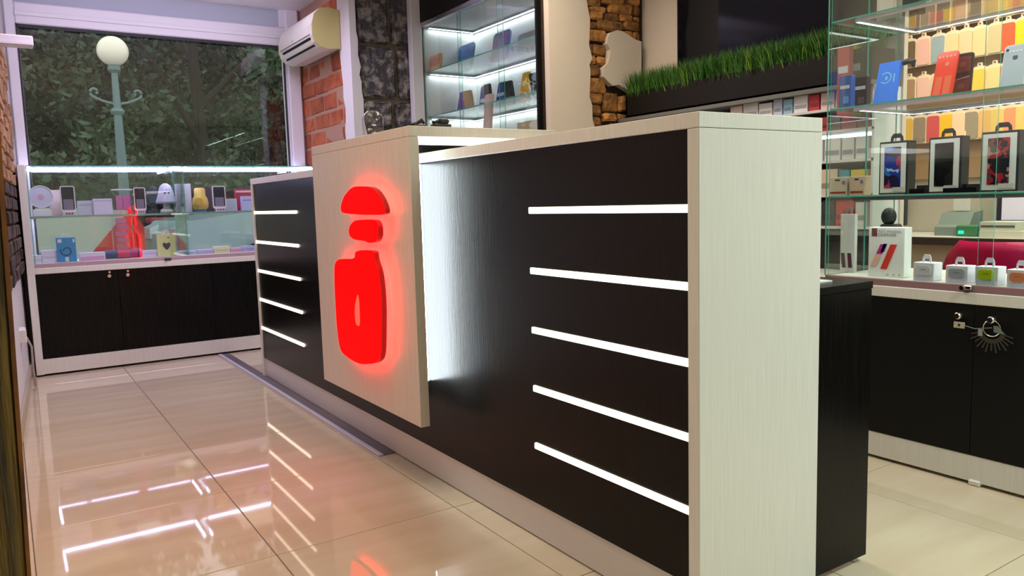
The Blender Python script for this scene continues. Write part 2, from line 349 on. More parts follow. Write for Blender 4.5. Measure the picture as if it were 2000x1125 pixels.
# ---- sign
SX = 1.18; SY0, SY1 = 2.425, 3.412
sg = thing('sign_panel', 'upright white panel with glowing red letter logo standing out from the counter', 'sign', (1.3, 2.9, .265))
SIGNW = M('sign_laminate', (.62, .57, .50), .42, var=((160, 160, 6), (.68, .63, .56), 3, .35, .65))
B().box((SX, SY0, .268), (SX+.036, SY1, 1.283), bev=.0012).obj('panel', SIGNW, sg)
B().box((SX, SY0, 1.284), (1.80, SY1, 1.319), bev=.0012).obj('top_slab', SIGNW, sg)
B().box((SX+.036, 2.63, .383), (CX+.008, 3.30, 1.2)).obj('spacer_box', WHITE, sg)
B().box((SX+.038, 2.618, .383), (CX+.004, 2.63, 1.2)).obj('edge_light', M('led_edge', (1, 1, 1), .5, emit=(.82, .93, 1), es=18), sg)
B().box((SX+.045, SY0+.012, 1.258), (1.76, SY0+.036, 1.284), bev=.003).obj('under_light', M('led_under', (1, 1, 1), .5, emit=(1, .96, .92), es=3), sg)
B().box((1.70, SY0+.06, CZ), (1.74, SY1-.06, 1.284)).obj('slab_support', WHITE, sg)
RED = M('red_lit_acrylic', (.25, .0, .0), .5, emit=(1, .0, .0), es=3.6, spec=.04)
REDS = M('red_letter_side', (.35, .0, .0), .4, emit=(1, .01, .01), es=.12)
REDB = M('red_halo_led', (.8, .02, .02), .5, emit=(1, .03, .025), es=13)
PINKSLOT = M('red_slot_reflection', (.9, .12, .06), .25, emit=(1, .06, .04), es=1.0)  # letter slot, its reflection put into the colour as lighter glowing red
lp = lambda x, y: (lambda p: (p.y, p.z))(P(0, SX-.042, 640+x/2.886, 340+y/2.886))
def smooth_poly(pts, it=2):
    for _ in range(it):
        out = []
        for a, b in zip(pts, pts[1:]+pts[:1]):
            out += [(a[0]*.8+b[0]*.2, a[1]*.8+b[1]*.2), (a[0]*.2+b[0]*.8, a[1]*.2+b[1]*.8)]
        pts = out
    return pts
for nm, pts in (('logo_cap', [(78, 221), (72, 185), (88, 130), (122, 86), (152, 69), (236, 71), (270, 92), (302, 140), (323, 195), (322, 230), (200, 230)]),
                ('logo_dot', [(117, 325), (124, 290), (150, 262), (200, 257), (266, 257), (283, 290), (286, 345), (273, 380), (236, 390), (205, 376), (150, 370), (125, 352)]),
                ('logo_body', [(154, 431), (259, 429), (263, 480), (286, 545), (299, 640), (306, 760), (304, 1000), (293, 1045), (265, 1068), (190, 1073), (138, 1052), (84, 1012), (66, 975), (50, 850), (39, 650), (37, 520), (48, 488), (70, 478), (153, 480)])):
    pp = smooth_poly([lp(*p) for p in pts], 2)
    b = B(); b.prism(pp, 0, SX-.022, SX-.042, mi=1)
    b.b.faces.ensure_lookup_table()
    for f in b.b.faces:
        f.normal_update()
        if abs(f.normal.x) > .9: f.material_index = 0 if f.calc_center_median().x < SX-.03 else 2
    lo = b.obj(nm, [RED, REDS, REDB], sg)
    if nm == 'logo_body':
        B().prism(smooth_poly([lp(*p) for p in ((170, 668), (180, 720), (184, 860), (160, 850), (152, 760))]), 0, SX-.041, SX-.0435).obj('slot', PINKSLOT, lo)
        for yy, zz in ((SY0+.45, .6), (SY0+.5, .8)): B().cyl((SX-.022, yy, zz), (SX, yy, zz), .008).obj('standoff', CHROME, lo)
# ---- desk behind, floor trim
dk = thing('work_desk', 'low black desk behind the white end of the reception counter', 'desk', (1.88, 2.6, 0))
B().box((1.760, 1.240, .02), (1.992, 1.262, .786), bev=.001).obj('side_panel', BLACK, dk)
B().box((1.760, 4.3, .02), (1.992, 4.32, .786), bev=.001).obj('side_panel', BLACK, dk)
B().box((1.760, 1.262, .02), (1.778, 4.3, .786)).obj('back_panel', BLACK, dk)
B().box((1.760, 1.238, .787), (1.994, 4.32, .808), bev=.001).obj('desk_top', BLACK, dk)
for y in (1.27, 4.28): B().cyl((1.97, y, 0), (1.97, y, .02), .015).obj('foot', PAINTW, dk)
tag(B().box((1.775, 1.30, .8085), (1.90, 1.46, .8125)).obj('paper_sheet', paint(235, 235, 235), loc=(1.84, 1.38, .8085)), 'white paper lying on the low black desk', 'paper')
ch = thing('floor_channel', 'grey floor strip with shiny metal edge along the counter foot', 'floor trim', (1.3, 4.4, 0))
B().box((1.250, 2.985, .0005), (1.273, 5.885, .007), bev=.002).obj('metal_edge', M('satin_edge', (.62, .60, .74), .3, .15), ch)
B().box((1.273, 2.985, .0005), (1.327, 5.885, .003)).obj('strip_base', M('grey_strip', (.13, .11, .115), .6), ch)
# ================================================================ display cases
KEYM = CHROME
def knob(b_parent, at, d, name='knob'):
    a = Vector(at); d = Vector(d)
    b = B().cyl(a, a+d*.006, .011, seg=16).cyl(a+d*.006, a+d*.012, .005, seg=12).cyl(a+d*.012, a+d*.022, .010, .0125, seg=16).cyl(a+d*.022, a+d*.026, .0125, .009, seg=16)
    return b.obj(name, KEYM, b_parent, smooth=False)
# ---- window display (left)
DX0, DX1, DY0, DY1 = .112, 2.07, 5.89, 6.325
dc = thing('window_display_case', 'long glass display case on black cupboards below the window', 'display case', (1.1, 6.1, 0))
B().box((DX0, DY0, 0.012), (DX0+.044, DY1, 1.376), bev=.002).obj('side_panel', WHITE, dc)
B().box((DX0+.044, DY0+.004, .015), (DX1, DY0+.024, .113), bev=.001).obj('toe_board', WHITE, dc)
B().box((DX0+.044, DY0+.024, .113), (DX1, DY1, .672)).obj('cabinet_body', BLACKFLAT, dc)
B().box((DX0+.044, DY0, .673), (DX1, DY1, .712), bev=.002).obj('base_board', WHITE, dc)
TRACK = paint(176, 150, 160, .35)
B().box((DX0+.044, DY0+.010, .712), (DX1, DY1-.42, .7385), bev=.001).obj('glass_track', TRACK, dc)
B().box((DX0+.044, DY1-.4195, .712), (DX1, DY1, .7385)).obj('display_floor', WHITE, dc)
kx = [P(1, DY0, 213, 537).x, P(1, DY0, 249, 535).x]; seam = sum(kx)/2
for k, (a, c) in enumerate(((DX0+.046, seam-.001), (seam+.001, 1.245), (1.247, DX1))):
    d = B().box((a, DY0+.004, .115), (c, DY0+.022, .6715), bev=.001).obj('door', BLACK, dc)
    if k < 2:
        knob(d, (kx[k], DY0+.004, .632), (0, -1, 0)); B().cyl((kx[k]+.004, DY0+.004, .658), (kx[k]+.004, DY0-.002, .658), .007, seg=12).obj('lock', KEYM, d)
for x in (DX0+.02, .30, .95, 1.5): B().cyl((x, DY0+.03, 0), (x, DY0+.03, .02), .014, seg=10).obj('foot', BLACKFLAT, dc)
mid = 1.105
pane(B(), (DX0+.046, DY0+.016, .739), (mid-.02, DY0+.020, 1.366), 1).obj('glass_door', GM, dc)
pane(B(), (mid-.12, DY0+.024, .739), (DX1, DY0+.028, 1.366), 1).obj('glass_door', GM, dc)
for (a, c) in ((DX0+.05, mid-.008), (mid+.008, DX1-.01)):
    pane(B(), (a, DY0+.05, 1.040), (c, DY1-.01, 1.046), 2).obj('glass_shelf', GM, dc)
    pane(B(), (a, DY0+.012, 1.367), (c, DY1-.01, 1.373), 2).obj('glass_top', GM, dc)
    for z in (1.366, 1.0395):
        if z > 1.2:
            B().box((a+.03, DY1-.035, z-.012), (c-.03, DY1-.02, z)).obj('light_strip', LEDV, dc)
            for x in (a+.012, c-.024): B().box((x, DY0+.06, z-.012), (x+.012, DY1-.03, z)).obj('light_strip', LEDV, dc)
        else:
            profile((a+.03, DY1-.040, z-.008), (c-.03, DY1-.02, z), dc, LEDV)
            for x in (a+.012, c-.026): profile((x, DY0+.06, z-.008), (x+.014, DY1-.03, z), dc, LEDV)
for x in (DX0+.05, mid-.006, mid+.002): pane(B(), (x, DY0+.05, .739), (x+.004, DY1-.01, 1.366), 0).obj('glass_end', GM, dc)
pane(B(), (DX1-.006, DY0+.05, .739), (DX1, DY1-.01, 1.366), 0).obj('glass_end', GM, dc)
lk = P(1, DY0, 328, 503); B().box((lk.x-.022, DY0-.006, .716), (lk.x+.022, DY0+.012, .732), bev=.004).cyl((lk.x-.016, DY0-.012, .724), (lk.x-.016, DY0, .724), .007).obj('lock', M('dark_metal', (.1, .1, .11), .35, 1), dc)
# ---- right showcase
RX0, RX1, RY0, RY1 = 2.82, 3.31, -.55, 1.968
rc = thing('glass_showcase', 'tall glass showcase of phone accessories on black cupboards at right', 'display case', (3.06, .7, 0))
B().box((RX0+.004, RY0, .012), (RX0+.022, RY1+.4, .107), bev=.001).obj('toe_board', WHITE, rc)
B().box((RX0+.022, RY0, .107), (RX1, RY1+.4, .648)).obj('cabinet_body', BLACKFLAT, rc)
B().box((RX0, RY0, .649), (RX1, RY1+.4, .690), bev=.002).obj('base_board', WHITE, rc)
B().box((RX0+.006, RY0, .690), (RX0+.026, RY1, .716), bev=.001).obj('glass_track', paint(150, 116, 122, .35), rc)
B().box((RX0+.0262, RY0, .690), (RX1, RY1, .716)).obj('display_floor', WHITE, rc)
ky = P(0, RX0, 1897, 760).y
for k, (a, c) in enumerate(((RY0, .62), (.622, ky-.001), (ky+.001, 1.78), (1.782, RY1+.4))):
    d = B().box((RX0+.002, a, .109), (RX0+.020, c, .647), bev=.001).obj('door', BLACKFLAT, rc)
    if k in (1, 2):
        p = P(0, RX0, 1940, 624) if k == 1 else P(0, RX0, 1875, 616)
        knob(d, (RX0+.002, p.y, p.z), (-1, 0, 0))
p = P(0, RX0, 1902, 950); B().box((RX0-.004, p.y-.02, 0), (RX0+.03, p.y+.02, .02), bev=.004).obj('foot', WHITE, rc)
for zsf in (1.039, 1.388, 1.728):
    pane(B(), (RX0+.012, RY0, zsf-.006), (RX1-.005, RY1-.006, zsf), 2).obj('glass_shelf', GM, rc)
    if zsf > 1.1:
        profile((RX0+.06, RY1-.098, zsf-.013), (RX1-.03, RY1-.082, zsf-.006), rc, LEDC)
        profile((RX1-.032, RY0, zsf-.013), (RX1-.016, RY1-.085, zsf-.006), rc, LEDC)
    profile((RX0+.030, RY0, zsf-.012), (RX0+.046, RY1-.10, zsf-.006), rc, LEDF)  # added front strip, brightens the fronts of the items below
    B().box((RX0+.0275, RY0, zsf-.020), (RX0+.0295, RY1-.10, zsf-.006)).obj('added_strip_lip', ALU, rc)  # added lip that keeps the added front strip out of sight
profile((RX0+.030, RY0, 2.09), (RX0+.046, RY1-.10, 2.10), rc, LEDF); profile((RX1-.032, RY0, 2.09), (RX1-.016, RY1-.085, 2.10), rc, LEDC)  # front one added to brighten the topmost items
for zsf in (2.106,):
    pane(B(), (RX0+.012, RY0, zsf-.006), (RX1-.005, RY1-.006, zsf), 2).obj('glass_shelf', GM, rc)
if True:
    pass
pane(B(), (RX0+.002, RY1-.006, .717), (3.09, RY1, 2.35), 1).obj('glass_end', GM, rc)
pane(B(), (3.094, RY1-.006, .717), (RX1, RY1, 2.35), 1).obj('glass_end', GM, rc)
g1, g2 = P(0, RX0, 1905, 460).y, P(0, RX0, 1937, 460).y
pane(B(), (RX0+.012, g2, .717), (RX0+.016, RY1-.008, 2.35), 0).obj('glass_door', GM, rc)
pane(B(), (RX0+.020, RY0, .717), (RX0+.024, g1, 2.35), 0).obj('glass_door', GM, rc)
p = P(0, RX0, 1886, 563); B().cyl((RX0-.014, p.y+.008, .706), (RX0+.004, p.y+.008, .706), .008, seg=14).box((RX0-.008, p.y-.022, .700), (RX0+.006, p.y+.004, .716), bev=.003).obj('lock', CHROME, rc)
# ---- wall display (middle)
MX0, MX1, MY0, MY1 = RX, 3.12, RY+.105, PY-.02
md = thing('wall_display_case', 'brightly lit glass wall display with white back and black header', 'display case', (2.9, 4.45, .3))
LITW = M('display_white', (.78, .80, .80), .5)
MT = P(0, RX, 806, 52).z
B().box((MX1, MY0, .3), (MX1+.02, MY1, MT)).obj('back_panel', LITW, md)
B().box((MX0+.03, MY1-.02, .3), (MX1, MY1, MT)).obj('end_panel', LITW, md)
B().box((MX0+.03, MY0, .3), (MX1, MY0+.02, MT)).obj('end_panel', LITW, md)
B().box((MX0+.03, MY0+.02, MT-.02), (MX1, MY1-.02, MT)).obj('top_panel', LITW, md)
B().box((MX0+.03, MY0+.02, .3), (MX1, MY1-.02, 1.0)).obj('cabinet_body', BLACKFLAT, md)
B().box((MX0-.012, MY0-.0, MT), (MX0+.02, MY1+.0, CEIL-.01)).obj('header_board', BLACKFLAT, md)
B().box((MX0-.008, MY0, MT-.035), (MX0+.02, MY1, MT-.002), bev=.003).obj('header_rail', ALU, md)
B().box((MX0-.012, MY0-.008, .3), (MX0+.03, MY0+.008, MT)).obj('edge_frame', BLACKFLAT, md)
B().box((2.575, MY1-.05, .3), (MX0-.0, MY1+.012, CEIL-.01), bev=.003).obj('side_post', PVC, md)
mz = [P(0, MX1-.02, 1000, 36).z, P(0, MX1-.02, 1000, 131).z, P(0, MX1-.02, 1010, 220).z]
for k, z in enumerate(mz):
    if k: pane(B(), (MX0+.04, MY0+.03, z+.012), (MX1-.005, MY1-.025, z+.02), 2).obj('glass_shelf', GM, md)
    profile((MX1-.035, MY0+.03, z), (MX1-.015, MY1-.03, z+.010), md, LEDM)
    profile((MX0+.06, MY1-.055, z), (MX1-.03, MY1-.035, z+.010), md, LEDM)
for a, c in ((MY0+.01, 4.20), (4.15, 4.72), (4.66, MY1-.03)):
    pane(B(), (MX0+.022+(.008 if a == 4.15 else 0), a, 1.0), (MX0+.026+(.008 if a == 4.15 else 0), c, MT-.03), 0).obj('glass_door', GM, md)
# ================================================================ AIR CONDITIONER
ac = thing('air_conditioner', 'white split air conditioner mounted on the red brick pier', 'air conditioner', (2.03, 5.8, 2.15))
ACW = M('cream_plastic', (.72, .69, .60), .35); ACE = M('yellowed_plastic', (.50, .45, .18), .4)
prof = [(2.128, 2.44), (2.05, 2.452), (1.985, 2.440), (1.945, 2.40), (1.925, 2.33), (1.925, 2.255), (1.94, 2.21), (1.975, 2.178), (2.03, 2.165), (2.128, 2.175)]
AY0, AY1 = 5.41, 6.20
B().prism(prof, 1, AY0+.012, AY1-.012).obj('body', ACW, ac, smooth=False)
for a, c in ((AY0, AY0+.012), (AY1-.012, AY1)): B().prism(prof, 1, a, c).obj('end_cap', ACE, ac)
B().box((1.922, AY0+.05, 2.262), (1.927, AY1-.05, 2.266)).obj('panel_seam', DARKGREY, ac)
lv = B(); 
def on_prof(t):  # along the lower front slope
    a, b_ = Vector((1.9235, 2.25)), Vector((1.965, 2.183)); return a+(b_-a)*t
for t0, t1, nm, mt in ((.06, .27, 'air_slot', BLACKFLAT), (.29, .72, 'louver', ACW), (.74, .93, 'air_slot', BLACKFLAT)):
    a, b_ = on_prof(t0), on_prof(t1); n = Vector((-(b_-a).y, (b_-a).x)).normalized()*-.006
    if n.x > 0: n = -n
    B().prism([(a.x, a.y), (b_.x, b_.y), (b_.x+n.x, b_.y+n.y), (a.x+n.x, a.y+n.y)], 1, AY0+.06, AY1-.10).obj(nm, mt, ac)
B().cyl((1.9255, 5.85, 2.29), (1.921, 5.85, 2.29), .008, seg=12).obj('badge', ALU, ac)
# ---- rail box at the left wall, socket with cable
p = P(1, 5.45, 64, 70); q_ = P(1, 5.45, 64, 90)
tag(B().box((LX(5.45)-.02, 5.45, q_.z), (p.x, 5.55, p.z), bev=.006).box((LX(5.45)-.02, 5.446, q_.z+.006), (p.x-.004, 5.45, q_.z+.020)).obj('wall_bracket', PVC, loc=(.12, 5.5, q_.z)), 'pale box rail sticking out of the left brick wall before the window', 'bracket')
so = thing('wall_socket', 'small white wall socket with hanging cable low beside the window display', 'socket', (LX(5.2), 5.2, .34))
B().box((LX(5.2)-.01, 5.12, .34), (LX(5.2)+.030, 5.24, .42), bev=.006).obj('socket_box', PVC, so)
B().tube([(LX(5.2)+.03, 5.2, .36), (LX(5.2)+.05, 5.24, .30), (LX(5.3)+.045, 5.35, .15), (LX(5.5)+.04, 5.5, .02)], .006).obj('cable', paint(180, 170, 170), so)
# ================================================================ TELEVISION, PLANTER, WALL SHELVES
pt = P(0, 3.34, 1320, 60)
tv = thing('television', 'large black flat television on the wall above the grass planter', 'television', (3.36, 2.7, 1.75))
B().box((3.345, 2.03, 1.74), (3.385, pt.y, 2.56), bev=.006).obj('housing', BLACKFLAT, tv)
B().box((3.341, 2.05, 1.765), (3.346, pt.y-.018, 2.54)).obj('screen', M('tv_screen', (.003, .004, .008), .08, spec=.25), tv)
B().box((3.385, 2.4, 2.0), (3.40, 2.8, 2.3)).obj('wall_mount', BLACKFLAT, tv)
PLX0, PLX1 = 3.20, 3.38
py0, py1 = 2.02, P(0, PLX0, 1222, 190).y
pz0, pz1 = P(0, PLX0, 1450, 195).z, P(0, PLX0, 1300, 168).z
pl = thing('grass_planter', 'long dark trough of artificial green grass below the television', 'planter', (3.29, 2.8, pz0))
B().box((PLX0, py0, pz0), (PLX0+.012, py1, pz1), bev=.002).box((PLX1-.012, py0, pz0), (PLX1, py1, pz1)).box((PLX0, py0, pz0), (PLX1, py0+.012, pz1)).box((PLX0, py1-.012, pz0), (PLX1, py1, pz1)).box((PLX0, py0, pz0), (PLX1, py1, pz0+.012)).box((PLX0+.01, py0+.01, pz1-.04), (PLX1-.01, py1-.01, pz1-.03)).obj('trough', M('dark_brown_board', (.010, .008, .008), .5, spec=.2), pl)
gb = B(); gr = random.Random(3)
for k in range(11000):
    x = gr.uniform(PLX0+.0, PLX1-.06); y = gr.uniform(py0+.005, py1-.008); h = gr.uniform(.07, .17); a = gr.uniform(0, 6.28); wd = gr.uniform(.0015, .003)
    lean = gr.uniform(0, .06)*(1.7 if gr.random() < .15 else 1); d = Vector((math.cos(a)*lean, math.sin(a)*lean, 0)); s = Vector((-math.sin(a+1), math.cos(a+1), 0))*wd
    p0 = Vector((x, y, pz1-.03)); p1 = p0+Vector((0, 0, h*.55))+d*.35; p2 = p0+Vector((0, 0, h))+d
    v = [gb.b.verts.new(c) for c in (p0-s, p0+s, p1+s*.8, p1-s*.8, p2)]
    mi = 0 if gr.random() < .6 else (1 if gr.random() < .7 else 2)
    f1 = gb.b.faces.new(v[:4]); f2 = gb.b.faces.new((v[3], v[2], v[4])); f1.material_index = f2.material_index = mi
g = gb.obj('grass', [M('grass_green', (.035, .15, .010), .55), M('grass_dark', (.010, .055, .006), .55), M('grass_light', (.17, .30, .02), .55)], pl); g['kind'] = 'stuff'
sh = thing('wall_shelves', 'white wall shelves of small boxes under the grass planter', 'shelf', (3.3, 2.6, .6))
B().box((3.18, 2.0, pz0-.022), (3.40, py1+.05, pz0-.002), bev=.001).obj('top_board', M('grey_board', (.16, .16, .15), .5), sh)
SHZ = [1.435, 1.335, 1.20, 1.045, .90]
for z in SHZ: B().box((3.20, 2.0, z-.012), (3.40, 3.2, z)).obj('shelf_board', PVC, sh)
for y in (1.998, 3.19): B().box((3.20, y, .55), (3.40, y+.012, pz0-.022)).obj('upright', PVC, sh)
B().box((3.385, 2.01, .55), (3.398, 3.19, pz0-.022)).obj('back_panel', paint(70, 70, 72), sh)
B().box((3.37, 2.02, SHZ[1]-.024), (3.385, 3.18, SHZ[1]-.012)).obj('light_strip', LEDC, sh)
# ================================================================ MERCHANDISE
ORD = ['first', 'second', 'third', 'fourth', 'fifth', 'sixth', 'seventh', 'eighth', 'ninth', 'tenth', 'eleventh', 'twelfth', 'thirteenth']
def pic_mat(name, cols, scale=30):
    if name in MATS: return MATS[name]
    m = M(name, (.5, .5, .5), .12); n = m.node_tree.nodes; L = m.node_tree.links
    tc = n.new('ShaderNodeTexCoord'); v = n.new('ShaderNodeTexVoronoi'); v.inputs['Scale'].default_value = scale
    nz = n.new('ShaderNodeTexNoise'); nz.inputs['Scale'].default_value = scale*.6; nz.inputs['Detail'].default_value = 4
    mx = n.new('ShaderNodeMixRGB'); mx.inputs[0].default_value = .12
    L.new(tc.outputs['Object'], nz.inputs['Vector']); L.new(tc.outputs['Object'], mx.inputs[1]); L.new(nz.outputs['Color'], mx.inputs[2])
    L.new(mx.outputs[0], v.inputs['Vector'])
    rp = n.new('ShaderNodeValToRGB'); rp.color_ramp.interpolation = 'CONSTANT'
    el = rp.color_ramp.elements
    while len(el) < len(cols): el.new(.5)
    for k, c in enumerate(cols): el[k].position = k/len(cols); el[k].color = (*c, 1)
    sp = n.new('ShaderNodeSeparateColor'); L.new(v.outputs['Color'], sp.inputs[0]); L.new(sp.outputs[0], rp.inputs[0])
    L.new(rp.outputs[0], n['Principled BSDF'].inputs['Base Color']); return m
def rrect(y0, y1, z0, z1, r, n=4):
    r = min(r, abs(y1-y0)/2.01, abs(z1-z0)/2.01); out = []
    for cy, cz, a0 in ((y1-r, z1-r, 0), (y0+r, z1-r, 90), (y0+r, z0+r, 180), (y1-r, z0+r, 270)):
        for k in range(n+1): a = math.radians(a0+90*k/n); out.append((cy+r*math.cos(a), cz+r*math.sin(a)))
    return out
def text(body, size, mat, parent, loc, rot, name='lettering'):
    c = bpy.data.curves.new(name, 'FONT'); c.body = body; c.size = size; c.extrude = .0002; c.align_x = 'CENTER'; c.align_y = 'CENTER'; c.materials.append(mat)
    tmp = bpy.data.objects.new('tmp', c); COL.objects.link(tmp); bpy.context.view_layer.update()
    me = bpy.data.meshes.new_from_object(tmp.evaluated_get(bpy.context.evaluated_depsgraph_get()))
    bpy.data.objects.remove(tmp); bpy.data.curves.remove(c)
    o = bpy.data.objects.new(name, me); COL.objects.link(o); o.parent = parent; o.location = loc; o.rotation_euler = rot; return o
FACE_X = (math.pi/2, 0, -math.pi/2)    # lettering that faces the aisle (-X)
# a carton facing -X (right showcase) or -Y (window display): local frame, width w along local y, front at local -x
def carton(name, label, cat, loc, w, h, d, col, front=None, rotz=0, group=None, tilt=0, band=None, inset=.012, rough=.45, top=None):
    t = thing(name, label, cat, loc, rotz, group, tilt)
    B().box((0, -w/2, 0), (d, w/2, h), bev=min(.0015, d*.2)).obj('box_body', paint(*col, rough) if isinstance(col, tuple) else col, t, local=True)
    if front: B().prism(rrect(-w/2+inset, w/2-inset, inset, h-inset, .004), 0, -.0008, .001).obj('front_print', paint(*front) if isinstance(front, tuple) else front, t, local=True)
    if band:
        z0, z1, c = band
        B().box((-.0012, -w/2+.006, h*z0), (.001, w/2-.006, h*z1)).obj('label_strip', paint(*c), t, local=True)
    if top:
        b = B(); k = [(-w*.22, h), (-w*.2, h+.018), (-w*.12, h+.03), (w*.12, h+.03), (w*.2, h+.018), (w*.22, h), (w*.14, h), (w*.12, h+.013), (-w*.12, h+.013), (-w*.14, h)]
        b.prism(k, 0, d*.35, d*.35+.004).obj('hang_tab', paint(*top), t, local=True)
    return t
def X_item(X, zb, x0, x1, ytop, yb):   # geometry in the plane X = const from what the photo shows: centre, width, height
    a, c = P(0, X, x0, yb), P(0, X, x1, yb)
    zt = P(0, X, (x0+x1)/2, ytop).z
    return Vector((X, (a.y+c.y)/2, zb)), abs(a.y-c.y), max(.01, zt-zb)
def Y_item(Y, zb, x0, x1, ytop, yb):
    a, c = P(1, Y, x0, yb), P(1, Y, x1, yb)
    zt = P(1, Y, (x0+x1)/2, ytop).z
    return Vector(((a.x+c.x)/2, Y, zb)), abs(a.x-c.x), max(.008, zt-zb)
NEG90 = math.pi/2     # turns a local -x front to face -Y
# ---------------- right showcase, base level
zb = .7165
l, w_, h_ = X_item(2.90, zb, 1695, 1765, 444, 543)
t = carton('charger_box', 'tall white wireless charger carton with two slanting phones printed on it', 'box', l, w_, h_, .05, (238, 242, 238))
def slant(nm, y0, z0, y1, z1, wd, mats, split=None):
    b = B(); b.prism([(y0-wd/2, z0), (y0+wd/2, z0), (y1+wd/2, z1), (y1-wd/2, z1)], 0, -.0012, .0005); return b.obj(nm, mats, t, local=True)
W2, H2 = w_/2, h_
slant('printed_phone', W2*.72, H2*.20, W2*.38, H2*.46, W2*.34, paint(236, 190, 170)); slant('printed_phone', W2*.38, H2*.46, W2*.14, H2*.66, W2*.34, paint(190, 40, 150)); slant('printed_phone', W2*.22, H2*.50, W2*.04, H2*.67, W2*.20, paint(40, 60, 160))
slant('printed_phone', W2*.12, H2*.16, -W2*.42, H2*.66, W2*.36, paint(222, 62, 48))
B().box((-.0012, W2*.52, H2*.82), (.0005, W2*.82, H2*.98)).obj('label_patch', paint(120, 66, 62), t, local=True)
INK = paint(150, 150, 148)
text('FAST Wireless', h_*.085, INK, t, (-.0012, -W2*.12, H2*.92), FACE_X); text('CHARGER', h_*.085, INK, t, (-.0012, -W2*.05, H2*.85), FACE_X)
for k, yy in enumerate((-.1, -.45, -.75)): B().box((-.001, W2*yy-.006, H2*.03), (.0005, W2*yy+.006, H2*.07)).obj('small_mark', paint(190, 200, 180), t, local=True)
cols = [((228, 228, 246), 'pale white', (1783, 1823, 513, 551)), ((176, 182, 200), 'grey', (1846, 1889, 519, 555)), ((214, 228, 40), 'yellow', (1903, 1948, 521, 560)), ((244, 148, 104), 'orange', (1965, 2008, 527, 566))]
for c, nm, (x0, x1, yt, yb) in cols:
    l, w_, h_ = X_item(2.86, zb, x0, x1, yt, yb)
    t = carton('earbud_case_box', 'small white box with %s earbud case window on the showcase base' % nm, 'box', l, w_, h_, .06, (238, 238, 248), group='small white earbud boxes', top=(225, 225, 238))
    B().prism(rrect(-w_*.36, w_*.36, h_*.30, h_*.84, .012, 5), 0, -.003, .001).obj('case_window', paint(*c, .3), t, local=True)
    B().prism(rrect(-w_*.38, w_*.38, h_*.05, h_*.25, .003), 0, -.001, .001).obj('label_strip', paint(215, 215, 235), t, local=True)
    B().box((-.0045, -w_*.14, h_*.62), (-.0028, w_*.14, h_*.655)).obj('case_slit', paint(min(c[0], 150), min(c[1], 160), min(c[2], 150)), t, local=True)
l, w_, h_ = X_item(2.98, zb, 1640, 1668, 418, 528)
t = carton('cable_pack', 'tall white hanging pack with two dark phones printed low at the glass corner', 'package', l, w_, h_, .02, (215, 218, 214), top=(160, 165, 165))
for yy in (.25, -.2): B().prism([(w_*(yy-.16), .02), (w_*(yy+.10), .02), (w_*(yy+.18), h_*.33), (w_*(yy-.06), h_*.33)], 0, -.0012, .0005).obj('printed_phone', paint(86, 50, 58), t, local=True)
# ---------------- right showcase, second shelf: framed case boxes
zb = 1.0395
pics = [('blue and pink picture', pic_mat('picture_blue', [(.02, .05, .35), (.03, .18, .6), (.5, .62, .8), (.45, .05, .12), (.02, .02, .06), (.01, .02, .2)], 26)),
        ('plain dark picture', pic_mat('picture_dark', [(.006, .007, .008), (.02, .018, .018), (.008, .008, .01)], 14)),
        ('red flower picture', pic_mat('picture_red', [(.03, .02, .03), (.45, .02, .04), (.12, .08, .07), (.55, .25, .22), (.02, .02, .03), (.25, .03, .04)], 34))]
for (nm, pm), (x0, x1, yt, yb) in zip(pics, ((1716, 1772, 276, 376), (1812, 1876, 267, 374), (1913, 1988, 256, 371))):
    l, w_, h_ = X_item(2.93, zb, x0, x1, yt, yb)
    t = carton('phone_case_carton', 'black case carton with white frame around a %s' % nm, 'box', l, w_, h_, .055, (30, 32, 38), group='framed black cartons on the middle shelf', top=(30, 32, 38))
    fr = [(-w_*.43, h_*.03), (w_*.45, h_*.03), (w_*.45, h_*.96), (-w_*.43, h_*.96)]
    B().prism(fr, 0, -.001, .0005).obj('white_frame', paint(226, 230, 226), t, local=True)
    B().prism(rrect(-w_*.26, w_*.31, h_*.12, h_*.89, .003), 0, -.002, -.0008).obj('picture', pm, t, local=True)
    B().box((-.0032, -w_*.40, h_*.055), (-.0018, w_*.0, h_*.135)).obj('corner_label', paint(205, 205, 200), t, local=True)
for k, (x0, x1, yt, yb) in enumerate(((1776, 1806, 362, 376), (1842, 1908, 360, 373))):
    l, w_, h_ = X_item(2.90, zb, x0, x1, yt, yb)
    t = thing('acrylic_stand', 'low glossy black stand %s the plain dark framed carton' % ('left of' if k == 0 else 'right of'), 'stand', l)
    B().prism([(0, 0), (.06, 0), (.06, h_), (.05, h_), (.045, .006), (0, .006)][::-1], 1, -w_/2, w_/2).obj('stand_body', M('gloss_black', (.008, .009, .012), .1), t, local=True)
    B().box((-.002, -w_/2, 0), (.0, w_/2, h_*.6)).obj('front_lip', MATS['gloss_black'], t, local=True)
for k, (x0, x1, yt, yb, c) in enumerate(((1617, 1655, 346, 384, (206, 196, 176)), (1657, 1689, 344, 382, (210, 186, 160)))):
    l, w_, h_ = X_item(2.96, zb, x0, x1, yt, yb)
    t = carton('cable_box', 'small cream box with dark slot, %s of two at the glass corner' % ('left' if k == 0 else 'right'), 'box', l, w_*.92, h_, .05, c, band=(.12, .22, (150, 50, 46)))
    B().prism(rrect(-w_*.12, w_*.14, h_*.80, h_*.87, .003), 0, -.0012, .0005).obj('hanger_slot', paint(40, 40, 40), t, local=True)
    B().box((-.0012, -w_*.36, h_*.62), (.0005, -w_*.22, h_*.78)).obj('label_patch', paint(110, 120, 170), t, local=True)
